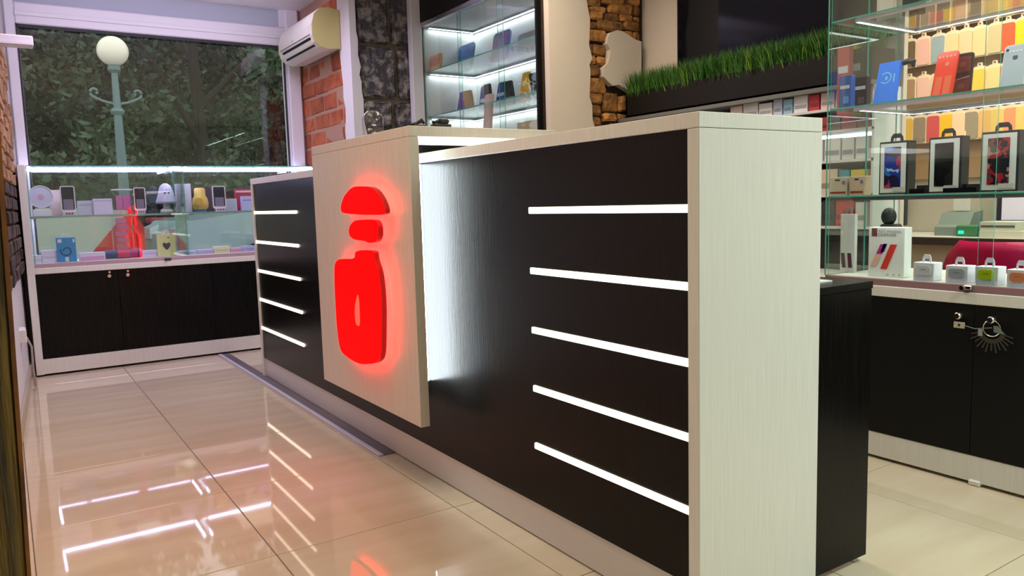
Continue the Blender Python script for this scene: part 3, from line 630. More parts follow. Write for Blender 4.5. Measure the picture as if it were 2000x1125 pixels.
# ---------------- right showcase, third shelf
zb = 1.3885
def phone(name, label, cat, l, w_, h_, body, tilt, back=None, group=None, cam=True, deco=None, rotz=0):
    t = thing(name, label, cat, l, rotz, group, tilt)
    B().prism(rrect(-w_/2, w_/2, 0, h_, w_*.14, 5), 0, 0, .009, bev=.002).obj('shell', paint(*body, .3), t, local=True)
    if back: B().prism(rrect(-w_/2+.004, w_/2-.004, .004, h_-.004, w_*.12, 5), 0, -.001, .001).obj('back_face', paint(*back, .25), t, local=True)
    return t
l, w_, h_ = X_item(2.98, zb, 1703, 1744, 119, 192)
t = carton('blue_carton', 'bright blue leaning carton with pale ring emblem on the upper shelf', 'box', l, w_, h_*1.03, .02, (0, 122, 255), tilt=.26)
ring = B(); LB = paint(120, 200, 250)
for k in range(20):
    a0, a1 = math.radians(40+k*14), math.radians(40+(k+1)*14)
    r0, r1 = w_*.22, w_*.27
    ring.prism([(w_*.06+r0*math.cos(a0), h_*.66+r0*math.sin(a0)), (w_*.06+r1*math.cos(a0), h_*.66+r1*math.sin(a0)), (w_*.06+r1*math.cos(a1), h_*.66+r1*math.sin(a1)), (w_*.06+r0*math.cos(a1), h_*.66+r0*math.sin(a1))], 0, -.0012, .0005)
o = ring.obj('ring_emblem', LB, t, local=True); o['kind'] = 'stuff'
B().prism(rrect(w_*-.02, w_*.08, h_*.61, h_*.70, .004), 0, -.0012, .0005).obj('emblem_dot', LB, t, local=True)
B().box((-.0012, -w_*.36, h_*.55), (.0005, -w_*.30, h_*.74)).obj('emblem_bar', LB, t, local=True)
l, w_, h_ = X_item(3.05, zb, 1738, 1782, 122, 185)
t = thing('headset_stand', 'dark curved holder arm behind the bright blue carton', 'stand', l)
B().tube([(0, .07, .0), (0, .065, h_*.8), (0, .045, h_*.95), (0, -w_*.3, h_), (0, -w_*.5, h_*.97), (0, -w_*.52, h_*.85)], [.008, .008, .010, .012, .012, .006], 10).obj('arm', paint(28, 26, 30), t, local=True)
B().box((-.03, -.04, 0), (.03, .09, .008), bev=.002).obj('stand_base', paint(24, 26, 30), t, local=True)
l, w_, h_ = X_item(2.97, zb, 1816, 1857, 99, 180)
t = phone('phone_case', 'bright red orange phone case leaning back on the upper shelf', 'phone case', l, w_, h_*1.04, (236, 60, 14), .28, (255, 54, 4))
B().cyl((-.0025, -w_*.05, h_*.76), (-.0008, -w_*.05, h_*.76), w_*.10, seg=20).obj('round_emblem', paint(240, 140, 90), t, local=True)
d = B()
for k in range(5): d.cyl((-.003, -w_*.36+k*w_*.18, h_*.93), (-.0008, -w_*.36+k*w_*.18, h_*.93), .004, seg=8)
o = d.obj('dot_row', paint(250, 190, 150), t, local=True); o['kind'] = 'stuff'
for yy in (-.22, .22): B().prism(rrect(w_*(yy-.17), w_*(yy+.17), h_*.06, h_*.5, .004), 0, -.0022, -.0008).obj('printed_tower', paint(244, 96, 48), t, local=True)
l, w_, h_ = X_item(3.04, zb, 1858, 1895, 103, 180)
t = phone('phone_case', 'dark red and black phone case behind the red orange one', 'phone case', l, w_, h_, (26, 18, 18), .1, (26, 16, 16))
for z0, z1 in ((.12, .45), (.58, .92)): B().prism(rrect(-w_*.40, w_*.42, h_*z0, h_*z1, .004), 0, -.0022, -.0008).obj('red_panel', paint(112, 28, 34), t, local=True)
for z0 in (.22, .70): B().box((-.0032, -w_*.15, h_*z0), (-.002, w_*.2, h_*(z0+.1))).obj('gold_patch', paint(130, 84, 60), t, local=True)
B().tube([(-.003, w_*.3, h_*.42), (-.006, 0, h_*.44), (-.003, -w_*.4, h_*.47)], .002, 6).obj('clip_wire', paint(210, 160, 160), t, local=True)
l, w_, h_ = X_item(2.95, zb, 1950, 1998, 86, 166)
t = phone('phone_case', 'pale blue white phone case with small dark emblem leaning at right edge', 'phone case', l, w_, h_*1.04, (216, 224, 236), .24, (190, 206, 218))
b = B().prism(smooth_poly([(-w_*.08, h_*.69), (w_*.08, h_*.69), (w_*.11, h_*.75), (w_*.07, h_*.79), (0, h_*.775), (-w_*.07, h_*.79), (-w_*.11, h_*.75)]), 0, -.0022, -.0008); b.obj('round_emblem', paint(72, 78, 92), t, local=True)
B().ball((-.001, w_*.36, h_*.93), .005, seg=10).obj('lens', paint(50, 60, 80), t, local=True)
d = B()
for k in range(5): d.cyl((-.003, -w_*.36+k*w_*.15, h_*.88), (-.0008, -w_*.36+k*w_*.15, h_*.88), .003, seg=8)
o = d.obj('dot_row', paint(250, 250, 250), t, local=True); o['kind'] = 'stuff'
zs3 = zb
for k, (x0, x1, yt, yb, c, nm, X, z0) in enumerate(((1637, 1663, 148, 192, (28, 84, 168), 'blue', 2.95, zb), (1664, 1694, 150, 190, (40, 34, 34), 'black and white', 3.02, zb), (1634, 1660, 92, 128, (176, 74, 70), 'reflected dull red', 3.14, zb), (1662, 1684, 84, 126, (148, 146, 30), 'reflected olive yellow', 3.2, zb))):  # the red and olive ones are reflections in the end glass, built solid
    l, w_, h_ = X_item(X, z0, x0, x1, yt, yb)
    t = carton('accessory_box', '%s small accessory box on the upper shelf by the glass corner' % nm, 'box', l, w_*.9, h_, .03, c, band=(.62, .72, (200, 205, 215)))
    B().box((-.0012, -w_*.3, h_*.2), (.0005, w_*.1, h_*.4)).obj('label_patch', paint(min(255, c[0]+60), min(255, c[1]+60), min(255, c[2]+60)), t, local=True)
l, w_, h_ = X_item(3.0, 1.7285, 1712, 1750, -40, 18)
carton('white_carton', 'cream white carton standing on the topmost glass shelf', 'box', l, w_, h_, .05, (216, 208, 196), front=(224, 216, 206))
l, w_, h_ = X_item(3.0, 1.7285, 1762, 1794, -40, 8)
carton('dark_carton', 'dark green carton standing on the topmost glass shelf', 'box', l, w_, h_, .05, (22, 44, 46), front=(16, 34, 38))
# ---------------- keys on the knob
p = P(0, RX0, 1942, 628)
kc = thing('key_bunch', 'bunch of keys with tags hanging from the showcase door knob', 'keys', (RX0-.018, p.y, p.z-.05))
def circ(c, r, rad, n=18):
    pts = [(c[0], c[1]+r*math.cos(2*math.pi*k/n), c[2]+r*math.sin(2*math.pi*k/n)) for k in range(n+1)]
    return B().tube(pts, rad, 6)
circ((RX0-.016, p.y, p.z-.022), .028, .0018).obj('key_ring', CHROME, kc)
for k in range(13):
    a = math.radians(195+k*12.5); r0, r1 = .03, .078 if k % 2 else .07
    c = Vector((RX0-.014-.001*(k % 3), p.y, p.z-.03)); d = Vector((0, -math.cos(a), math.sin(a))); n = Vector((0, d.z, -d.y))
    v = [c+d*r0+n*.006, c+d*(r0+.014)+n*.006, c+d*(r0+.014)+n*.0025, c+d*r1+n*.0025, c+d*r1-n*.0025, c+d*(r0+.014)-n*.0025, c+d*(r0+.014)-n*.006, c+d*r0-n*.006]
    B().prism([(q_.y, q_.z) for q_ in v], 0, c.x, c.x+.0012).obj('key', M('key_steel', (.35, .34, .33), .35, 1), kc)
tg = P(0, RX0, 1877, 634); b = B(); b.box((RX0-.014, tg.y-.019, tg.z-.011), (RX0-.011, tg.y+.019, tg.z+.011), bev=.001); b.obj('paper_tag', paint(196, 186, 160), kc)
B().box((RX0-.0146, tg.y-.004, tg.z-.004), (RX0-.0138, tg.y+.004, tg.z+.004)).obj('tag_mark', paint(50, 50, 40), kc)
B().tube([(RX0-.013, tg.y-.018, tg.z), (RX0-.015, (tg.y+p.y)/2, p.z-.03), (RX0-.016, p.y, p.z-.02)], .0015, 6).obj('tag_string', paint(120, 130, 130), kc)
tg = P(0, RX0, 1957, 643); B().prism([(tg.y-.02, tg.z-.014), (tg.y+.016, tg.z-.010), (tg.y+.018, tg.z+.012), (tg.y+.004, tg.z+.012)], 0, RX0-.022, RX0-.0205).obj('plastic_tag', paint(112, 124, 112), kc)
tg = P(0, RX0, 1921, 648); B().box((RX0-.024, tg.y-.007, tg.z-.012), (RX0-.022, tg.y+.007, tg.z+.012)).obj('plastic_tag', paint(150, 150, 150), kc)
# ---------------- hanging cases on the staff wall
SWX = 4.80
hr = thing('hook_board', 'beige wall board with rows of metal hooks holding phone cases', 'board', (SWX-.02, 2.5, 1.2))
B().box((SWX-.02, 1.5, 1.12), (SWX-.001, 3.42, 2.60)).obj('board', M('hook_board_tan', (.34, .22, .12), .6), hr)
rows = [P(0, SWX-.06, 1780, y).z for y in (8, 72, 146, 222)]
pal = [[((120, 104, 96), 'dull brown'), ((150, 138, 124), 'grey beige'), ((128, 96, 80), 'brown'), ((160, 140, 130), 'taupe'), ((110, 110, 100), 'grey green'), ((150, 110, 100), 'dusty pink'), ((96, 74, 64), 'dark brown'), ((150, 130, 90), 'khaki'), ((176, 150, 60), 'mustard'), ((120, 80, 60), 'rust brown')],
       [((130, 110, 90), 'taupe'), ((232, 208, 150), 'cream'), ((110, 90, 60), 'brown gold'), ((240, 188, 180), 'pink'), ((150, 172, 184), 'blue grey'), ((244, 214, 164), 'pale peach'), ((238, 206, 166), 'cream pink'), ((226, 208, 158), 'straw'), ((212, 192, 150), 'sand'), ((246, 92, 52), 'orange red'), ((226, 204, 24), 'yellow')],
       [((200, 170, 140), 'light tan'), ((140, 108, 80), 'brown'), ((168, 136, 100), 'tan'), ((242, 196, 184), 'pale pink'), ((226, 204, 176), 'ivory'), ((236, 210, 180), 'pearl'), ((216, 180, 160), 'beige pink'), ((240, 200, 80), 'golden yellow'), ((232, 214, 150), 'pale straw'), ((244, 120, 76), 'coral'), ((236, 210, 90), 'light yellow')],
       [((170, 120, 112), 'dusty rose'), ((200, 168, 120), 'sand'), ((222, 180, 70), 'mustard'), ((150, 134, 116), 'grey taupe'), ((214, 84, 84), 'red'), ((250, 200, 20), 'bright yellow'), ((246, 214, 176), 'peach cream'), ((160, 150, 132), 'clear grey'), ((238, 190, 116), 'tan gold'), ((244, 206, 120), 'honey'), ((238, 160, 116), 'salmon'), ((242, 206, 120), 'light gold')]]
rown = ['topmost', 'second', 'third', 'lowest']
proto = None
def mk_case(label, loc, col):
    t = thing('hanging_phone_case', label, 'phone case', loc, 0, 'phone cases hanging on the staff wall', rnd.uniform(-.03, .03))
    B().prism([(-.043, -.175), (.043, -.175), (.043, -.012), (.03, -.004), (.014, 0), (.012, .018), (-.012, .018), (-.014, 0), (-.03, -.004), (-.043, -.012)], 0, 0, .006).obj('pouch', paint(236, 222, 196, .3), t, local=True)
    B().prism(rrect(-.036, .036, -.168, -.018, .012, 3), 0, -.007, .001, bev=.002).obj('case', paint(*col, .35), t, local=True)
    B().prism(rrect(-.006, .006, .004, .013, .004, 3), 0, -.001, .0).obj('hang_hole', paint(150, 70, 50), t, local=True)
    return t
for r, z in enumerate(rows):
    n = len(pal[r]); ys = [P(0, SWX-.06, 1716 + k*(300/n)+8, 60+70*r).y for k in range(n)]
    for k, (c, nm) in enumerate(pal[r]):
        y = ys[k]+rnd.uniform(-.006, .006)
        mk_case('%s phone case pouch, %s from left in the %s hook row' % (nm, ORD[k], rown[r]), (SWX-.07, y, z-.012), c)
        B().tube([(SWX-.021, y, z), (SWX-.085, y, z), (SWX-.09, y, z+.006)], .002, 6).obj('hook', CHROME, hr)
# ---------------- staff area: worktop, printer, router, boxes, screen, chair
wk = thing('staff_worktop', 'white worktop with dark edge against the beige staff wall', 'worktop', (4.55, 1.9, .6))
zt = P(0, 4.3, 1800, 462).z
B().box((4.3, .4, zt-.045), (4.79, 3.1, zt-.004)).obj('dark_edge', paint(44, 34, 32), wk)
B().box((4.3, .4, zt-.004), (4.79, 3.1, zt)).obj('top_surface', paint(200, 202, 196), wk)
B().box((4.36, .4, .0), (4.79, 3.1, zt-.045)).obj('front_panel', paint(172, 162, 144), wk)
for y in (1.0, 2.2): B().box((4.355, y, .30), (4.36, y+.22, zt-.16), bev=.002).obj('recess_handle', paint(120, 106, 90), wk)
l, w_, h_ = X_item(4.42, zt, 1824, 1886, 412, 456)
t = thing('label_printer', 'grey green transparent looking printer on the staff worktop', 'printer', l)
B().prism([(0, 0), (.18, 0), (.18, h_), (.08, h_*.92), (.04, h_*.45), (0, h_*.35)], 1, -w_/2, w_/2, bev=.004).obj('printer_body', paint(120, 136, 130), t, local=True)
B().box((.02, -w_*.35, h_*.36), (.05, w_*.35, h_*.40)).obj('paper_slot', paint(40, 46, 48), t, local=True)
B().box((.1, -w_*.3, h_), (.11, w_*.2, h_+.09)).obj('paper_roll_sheet', paint(205, 210, 205), t, local=True)
l, w_, h_ = X_item(4.38, zt, 1866, 1908, 440, 460)
t = thing('network_router', 'small green lit router beside the printer', 'router', l)
B().box((0, -w_/2, 0), (.09, w_/2, h_), bev=.006).obj('router_body', paint(60, 120, 80), t, local=True)
B().box((-.002, w_*.12, h_*.25), (0, w_*.36, h_*.5)).obj('signal_light', LEDG, t, local=True)
l, w_, h_ = X_item(4.36, zt, 1912, 1998, 447, 462)
carton('flat_box', 'flat beige box under the grey green one on the staff worktop', 'box', l, w_, .035, .2, (200, 198, 180))
l, w_, h_ = X_item(4.38, zt+.0355, 1913, 1984, 432, 450)
carton('flat_box', 'flat pale box with dark label stacked on the beige one', 'box', l, w_, .045, .18, (190, 196, 182), band=(.35, .6, (90, 92, 90)))
p0, p1 = P(0, 4.62, 1946, 440), P(0, 4.62, 2075, 370)
t = thing('desk_screen', 'dark framed screen showing a pale lilac page at the right edge', 'monitor', (4.62, (p0.y+p1.y)/2, zt))
B().box((4.61, p1.y, p0.z-.02), (4.64, p0.y, p1.z+.06), bev=.004).obj('screen_frame', paint(36, 38, 52), t)
B().box((4.607, p1.y+.01, p0.z+.03), (4.611, p0.y-.03, p1.z+.05)).obj('screen_page', M('screen_page', (.5, .46, .52), .4, emit=(.8, .74, .86), es=.35), t)
B().box((4.63, (p0.y+p1.y)/2-.03, zt), (4.66, (p0.y+p1.y)/2+.03, p0.z+.05)).obj('screen_stand', paint(36, 38, 52), t)
B().box((4.55, (p0.y+p1.y)/2-.1, zt), (4.72, (p0.y+p1.y)/2+.1, zt+.008), bev=.002).obj('screen_base', paint(36, 38, 52), t)
for k, (x0, x1, yt, yb) in enumerate(((1720, 1738, 385, 436), (1754, 1772, 385, 440))):
    p0, p1 = P(0, 4.74, x0, yb), P(0, 4.74, x1, yt)
    tag(B().box((4.735, p1.y, p0.z), (4.755, p0.y, p1.z+.06), bev=.006).obj('dark_pouch', paint(48, 56, 60), loc=(4.745, (p0.y+p1.y)/2, p0.z)), '%s dark grey pouch hanging low on the beige wall' % ('left' if k == 0 else 'right'), 'pouch')
    y = (p0.y+p1.y)/2
    tag(B().tube([(4.80, y, p1.z+.10), (4.742, y, p1.z+.10), (4.742, y, p1.z+.055)], .003, 6).obj('wall_hook', CHROME, loc=(4.79, y, p1.z+.1)), 'steel hook above the %s dark grey pouch' % ('left' if k == 0 else 'right'), 'hook')
l, w_, h_ = X_item(3.12, .7165, 1722, 1754, 411, 530)
t = thing('speaker_stand', 'black round headed gadget standing behind the white charger carton', 'gadget', l)
B().cyl((0, 0, 0), (0, 0, h_*.7), .02).obj('stem', paint(24, 26, 28), t, local=True); B().ball((0, .01, h_*.9), .03, (1, 1, 1.25)).obj('round_head', paint(28, 32, 34), t, local=True, smooth=True)
B().box((-.03, -w_/2, h_*.68), (.03, w_/2, h_*.78), bev=.008).obj('collar', paint(22, 22, 24), t, local=True)
pc = P(0, 3.9, 1945, 470)
cht = thing('pink_chair', 'magenta pink rounded chair behind the glass showcase', 'chair', (3.95, pc.y-.02, 0))
PINK = M('magenta_plastic', (.52, .004, .10), .35)
def hull(b, zf, x0, yc, n=20):
    pass
b = B(); zc0, zc1 = .44, pc.z+.005; n = 24; rings = []
for k in range(9):
    t_ = k/8; z = zc0+(zc1-zc0)*t_; ring = []
    hw = .27-.0*t_; hw = .30*(1-.55*max(0, t_-.55)**2*3)
    for j in range(n+1):
        a = math.pi*j/n - math.pi/2; ring.append((x := 3.98-.22*math.cos(a)-.05*t_, pc.y-.05+hw*math.sin(a), z))
    rings.append(ring)
for th in (0, 1):
    pass
vs = [[b.b.verts.new(c) for c in r] for r in rings]
for r0, r1 in zip(vs, vs[1:]):
    for j in range(n): b.b.faces.new((r0[j], r0[j+1], r1[j+1], r1[j]))
bmesh.ops.solidify(b.b, geom=b.b.faces[:], thickness=.025)
b.obj('backrest', PINK, cht, smooth=True)
B().lathe((4.0, pc.y-.05, .40), [(.05, 0), (.22, .01), (.26, .05), (.25, .08), (.05, .085)], 28).obj('seat', PINK, cht, smooth=True)
B().cyl((4.0, pc.y-.05, .06), (4.0, pc.y-.05, .40), .025).obj('stem', CHROME, cht)
B().lathe((4.0, pc.y-.05, 0), [(.22, 0), (.22, .012), (.06, .04), (.03, .08)], 28).obj('base', CHROME, cht, smooth=True)
# ---------------- boxes on the wall shelves
bx = random.Random(11)
specs = [(SHZ[0], .08, [(226, 226, 228), (220, 222, 226), (228, 206, 206), (196, 60, 66), (232, 232, 236), (150, 190, 216), (190, 200, 224)], 'uppermost'),
         (SHZ[1], .07, [(120, 60, 60), (150, 52, 58), (90, 84, 84), (170, 60, 66)], 'second'), (SHZ[2], .11, [(222, 224, 226), (214, 216, 220), (228, 228, 230)], 'third'), (SHZ[3], .12, [(216, 190, 70), (60, 150, 170), (224, 200, 180), (210, 190, 170)], 'fourth'), (SHZ[4], .12, [(214, 214, 210), (190, 70, 70), (60, 66, 70)], 'fifth')]
for zb, hh, cs, nm in specs:
    y = 2.03; k = 0
    while y < 2.75 and k < 11:
        w_ = bx.uniform(.055, .10); c = cs[k % len(cs)]; h_ = hh*bx.uniform(.85, 1)
        t = carton('shelf_box', 'small box, %s from the glass showcase on the %s wall shelf' % (ORD[k], nm), 'box', (3.215, y+w_/2, zb+.0005), w_-.008, h_, .1, c, band=(.25, .45, (int(c[0]*.7), int(c[1]*.7), int(c[2]*.72))), group='boxes on the wall shelves')
        y += w_; k += 1
p = P(0, 1.55, 1253, 226)
tag(B().box((1.53, p.y-.012, CZ), (1.56, p.y+.012, CZ+.022), bev=.002).obj('adapter_plug', paint(225, 215, 205), loc=(1.545, p.y, CZ)), 'tiny white plug on the counter top before the planter', 'plug')
# ---------------- window display, upper shelf (fronts face -Y)
zb = 1.0465; YU = 6.06
def Ybox(name, label, cat, x0, x1, yt, yb, d, col, z=None, Y=YU, **k):
    l, w_, h_ = Y_item(Y, zb if z is None else z, x0, x1, yt, yb)
    return carton(name, label, cat, l, w_, h_, d, col, rotz=NEG90, **k), w_, h_
LAV = (226, 224, 238)
l, w_, h_ = Y_item(YU, zb, 57, 108, 364, 418)
t = thing('charging_disc', 'round pale disc on a white foot, leftmost on the upper window shelf', 'charger', l, NEG90)
B().box((-.01, -w_*.36, 0), (.05, w_*.36, .045), bev=.002).obj('foot_box', paint(*LAV), t, local=True)
B().cyl((.0, 0, h_-w_*.46), (.016, 0, h_-w_*.46), w_*.46, seg=36).obj('disc', paint(206, 206, 236), t, local=True)
b = B(); n = 36
for k in range(n):
    a0, a1 = 2*math.pi*k/n, 2*math.pi*(k+1)/n; c0 = h_-w_*.46
    b.prism([(w_*.46*math.cos(a0), c0+w_*.46*math.sin(a0)), (w_*.5*math.cos(a0), c0+w_*.5*math.sin(a0)), (w_*.5*math.cos(a1), c0+w_*.5*math.sin(a1)), (w_*.46*math.cos(a1), c0+w_*.46*math.sin(a1))], 0, -.004, .018)
o = b.obj('rim', paint(236, 232, 240, .2), t, local=True); o['kind'] = 'stuff'
B().cyl((-.002, 0, h_-w_*.46), (.0, 0, h_-w_*.46), w_*.12, seg=20).obj('rose_centre', paint(214, 170, 206), t, local=True)
Ybox('pink_carton', 'plain pale pink carton behind the round disc', 'box', 98, 123, 371, 418, .03, (226, 206, 206), Y=6.13, front=(232, 214, 214))
for k, (x0, x1, yt, yb, nm) in enumerate(((121, 150, 363, 420, 'beside the pale pink carton'), (264, 287, 366, 417, 'beside the clear pink tube'), (417, 443, 363, 413, 'beside the grey box at right'))):
    l, w_, h_ = Y_item(6.04, zb, x0, x1, yt, yb)
    t = thing('keypad_phone', 'silver framed dark keypad phone on its stand %s' % nm, 'phone', l, NEG90, 'keypad phones in the window')
    B().prism(rrect(-w_/2, w_/2, h_*.12, h_, w_*.14, 4), 0, .0, .012).obj('frame', paint(226, 216, 226, .25), t, local=True)
    B().prism(rrect(-w_*.42, w_*.42, h_*.20, h_*.965, w_*.08, 4), 0, -.0012, .001).obj('screen', paint(20, 22, 46, .1), t, local=True)
    B().prism(rrect(-w_*.33, w_*.33, h_*.20, h_*.55, w_*.03, 3), 0, -.0024, -.001).obj('keypad', paint(120, 112, 140, .4), t, local=True)
    B().prism([(-w_*.33, 0), (w_*.33, 0), (w_*.36, h_*.12), (-w_*.36, h_*.12)], 0, -.02, .03).obj('stand', paint(210, 196, 214), t, local=True)
    for j in range(3): B().box((-.022, -w_*.26+j*w_*.19, h_*.04), (-.0195, -w_*.26+j*w_*.19+w_*.12, h_*.10)).obj('price_digit', paint(120, 70, 110), t, local=True)
Ybox('grey_carton', 'pale blue grey carton left of the violet white one', 'box', 153, 184, 392, 420, .05, (190, 196, 216), Y=6.08, band=(.7, .74, (160, 168, 196)))
Ybox('violet_carton', 'violet white square carton left of the clear pink tube', 'box', 184, 221, 388, 420, .05, (214, 208, 240), Y=6.06, band=(.86, .9, (190, 184, 224)))
CLEAR = glass_mat('clear_plastic', (.90, .90, .93), .9, .02)
l, w_, h_ = Y_item(6.16, .7395, 222, 262, 369, 495)
t = thing('clear_tube_pack', 'tall clear tube pack of pink items standing behind the glass shelf', 'package', (l.x, 6.10, .7395), NEG90)
def clear_tube(z0, z1):
    B().box((0, -w_/2, z0), (.07, w_/2, z1), bev=.004).obj('clear_sleeve', CLEAR, t, local=True)
clear_tube(0, .294)
for j in range(6): B().prism(rrect(-w_*.30+(j % 2)*w_*.08, w_*.26+(j % 2)*w_*.06, .012+.046*j, .05+.046*j, .012, 4), 0, .02, .05, bev=.004).obj('pink_item', paint(226, 130-6*j % 30, 140+6*j, .4), t, local=True)
l, w_, h_ = Y_item(6.10, zb, 222, 262, 369, 420)
t = thing('clear_box_pack', 'clear box pack of bright pink items on the upper window shelf', 'package', l, NEG90)
B().box((0, -w_/2, 0), (.05, w_/2, h_), bev=.003).obj('clear_sleeve', CLEAR, t, local=True)
B().box((.0, -w_*.5, h_*.94), (.05, w_*.5, h_*1.0), bev=.002).obj('lid', paint(214, 222, 226), t, local=True)
for a, c in ((-.36, -.02), (.02, .30)): B().prism(rrect(w_*a, w_*c, h_*.18, h_*.74, .012, 4), 0, .008, .04, bev=.004).obj('pink_item', paint(222, 100, 180, .4), t, local=True)
l, w_, h_ = Y_item(6.10, zb, 305, 348, 358, 416)
t = thing('night_lamp', 'plain white bell shaped night lamp on a round foot in the window', 'lamp', l, NEG90)
R_ = w_*.48
B().lathe((0, 0, 0), [(R_*.62, 0), (R_*.62, h_*.10), (R_*.34, h_*.16), (R_*.34, h_*.36)], 28).obj('foot', paint(*LAV), t, local=True, smooth=True)
B().lathe((0, 0, 0), [(R_*.4, h_*.34), (R_, h_*.32), (R_*.98, h_*.40), (R_*.78, h_*.58), (R_*.66, h_*.78), (R_*.48, h_*.92), (R_*.2, h_*.99), (0.002, h_)], 28).obj('bell_shade', paint(206, 204, 236), t, local=True, smooth=True)
for yy in (-.16, .2): B().box((-R_*.78, R_*(yy-.09), h_*.66), (-R_*.66, R_*(yy+.09), h_*.69)).obj('slit', paint(80, 80, 120), t, local=True)
t, w_, h_ = Ybox('paper_folder', 'pale folded card leaning between the bell lamp and the yellow bag', 'card', 345, 376, 359, 414, .012, (206, 208, 232), Y=6.14)
B().box((-.0012, -w_*.1, h_*.1), (.0005, w_*.42, h_*.78)).obj('grey_panel', paint(186, 178, 190), t, local=True)
l, w_, h_ = Y_item(6.08, zb, 377, 408, 367, 416)
t = thing('yellow_bag', 'plain yellow rounded toy bag on a blue foot in the window', 'bag', l, NEG90)
B().lathe((0, 0, 0), [(w_*.34, h_*.1), (w_*.48, h_*.16), (w_*.52, h_*.36), (w_*.46, h_*.56), (w_*.36, h_*.66), (w_*.34, h_*.96), (w_*.2, h_)], 24).obj('bag_body', paint(226, 190, 96, .5), t, local=True, smooth=True)
B().lathe((0, 0, 0), [(w_*.30, 0), (w_*.36, h_*.04), (w_*.34, h_*.12)], 24).obj('blue_foot', paint(80, 110, 190), t, local=True)
B().prism(rrect(-w_*.05, w_*.40, h_*.28, h_*.58, .012, 4), 0, -w_*.54, -w_*.40).obj('gold_patch', paint(204, 164, 70), t, local=True)
Ybox('dark_carton', 'dark brown carton behind the yellow bag', 'box', 402, 422, 365, 412, .05, (52, 40, 50), Y=6.17, front=(60, 46, 58))
Ybox('grey_carton', 'pale grey carton right of the last keypad phone', 'box', 442, 464, 388, 413, .05, (186, 190, 210), Y=6.1, front=(176, 182, 204))
t, w_, h_ = Ybox('red_carton', 'crimson carton with pale top edge behind the violet tag box', 'box', 463, 497, 369, 412, .05, (170, 24, 62), Y=6.17)
B().box((-.0012, -w_/2, h_*.84), (.0005, w_/2, h_*.93)).obj('label_strip', paint(230, 190, 206), t, local=True)
Ybox('violet_carton', 'violet white carton before the crimson one at the right end', 'box', 474, 500, 383, 413, .05, (190, 190, 244), Y=6.04, band=(.7, .76, (120, 120, 200)))
# ---------------- window display, base board
zb = .7390; YL = 6.0
Ybox('flat_carton', 'white flat carton left of the bright blue pack on the base board', 'box', 82, 113, 489, 514, .07, (222, 216, 240), Y=YL, band=(.4, .5, (206, 196, 232)))
Ybox('flat_carton', 'low pale carton at the far left end of the base board', 'box', 58, 84, 499, 516, .07, (214, 214, 236), Y=YL, band=(.3, .5, (198, 198, 226)))
t, w_, h_ = Ybox('blue_pack', 'bright blue hanging pack with a dark swirl below a white tab', 'package', 113, 151, 464, 512, .02, (40, 138, 206), Y=5.98, top=(226, 224, 236))
b = B()
for k in range(16):
    a0, a1 = k*.42, (k+1)*.42; r0, r1 = w_*.12+k*.0011, w_*.12+(k+1)*.0011
    for (ra, rb) in ((0, .008),): b.prism([((r0+ra)*math.cos(a0), h_*.45+(r0+ra)*math.sin(a0)), ((r0+rb)*math.cos(a0), h_*.45+(r0+rb)*math.sin(a0)), ((r1+rb)*math.cos(a1), h_*.45+(r1+rb)*math.sin(a1)), ((r1+ra)*math.cos(a1), h_*.45+(r1+ra)*math.sin(a1))], 0, -.0012, .0005)
o = b.obj('swirl_print', paint(22, 60, 104), t, local=True); o['kind'] = 'stuff'
for a, c in ((-.42, -.22), (.36, .44)): B().box((-.0012, w_*-c, h_*.80), (.0005, w_*-a, h_*.94)).obj('white_patch', paint(226, 226, 240), t, local=True)
B().box((-.0012, -w_*.08, h_*.02), (.0005, w_*.10, h_*.2)).obj('white_patch', paint(200, 220, 240), t, local=True)
Ybox('flat_carton', 'pink and white flat carton right of the bright blue pack', 'box', 156, 207, 493, 511, .07, (222, 214, 238), Y=YL, band=(.02, .5, (222, 150, 206)))
l, w_, h_ = Y_item(YL, zb, 207, 278, 487, 508)
t = thing('cylinder_speaker', 'lying navy, magenta and purple cylinder speaker on the base board', 'speaker', l, NEG90)
R_ = h_*.5
for a, c, cc, nm in ((-.5, -.18, (92, 50, 120), 'purple_end'), (-.18, .16, (206, 12, 92), 'magenta_band'), (.16, .5, (32, 48, 104), 'navy_end')):
    B().cyl((R_, w_*a, R_), (R_, w_*c, R_), R_*(1 if nm == 'magenta_band' else .94), seg=24).obj(nm, paint(*cc), t, local=True)
Ybox('flat_carton', 'lavender flat carton between the cylinder speaker and the cream pack', 'box', 279, 309, 489, 505, .07, (214, 206, 240), Y=YL, band=(.5, .6, (196, 190, 230)))
t, w_, h_ = Ybox('cream_pack', 'cream yellow hanging pack with a dark heart shape in the window', 'package', 309, 345, 457, 502, .02, (226, 222, 168), Y=5.98, top=(232, 214, 226))
B().prism(smooth_poly([(0, h_*.25), (w_*.22, h_*.48), (w_*.2, h_*.6), (w_*.08, h_*.62), (0, h_*.56), (-w_*.08, h_*.62), (-w_*.2, h_*.6), (-w_*.22, h_*.48)]), 0, -.0012, .0005).obj('heart_print', paint(100, 78, 84), t, local=True)
B().cyl((-.0012, -w_*.12, h_*.84), (.0005, -w_*.12, h_*.84), .006, seg=12).obj('leaf_mark', paint(110, 120, 60), t, local=True)
for k, (x0, x1, yt, c, nm) in enumerate(((347, 384, 490, (206, 206, 238), 'pale blue'), (385, 417, 487, (206, 190, 232), 'lilac'), (419, 450, 481, (232, 226, 190), 'pale yellow'), (451, 473, 484, (230, 176, 204), 'rose pink'), (474, 498, 480, (190, 190, 232), 'periwinkle'))):
    Ybox('flat_carton', '%s flat carton in the row right of the cream pack' % nm, 'box', x0, x1, yt, 498-k*1.6, .06, c, Y=YL, band=(.25, .6, (max(0, c[0]-26), max(0, c[1]-26), max(0, c[2]-20))))
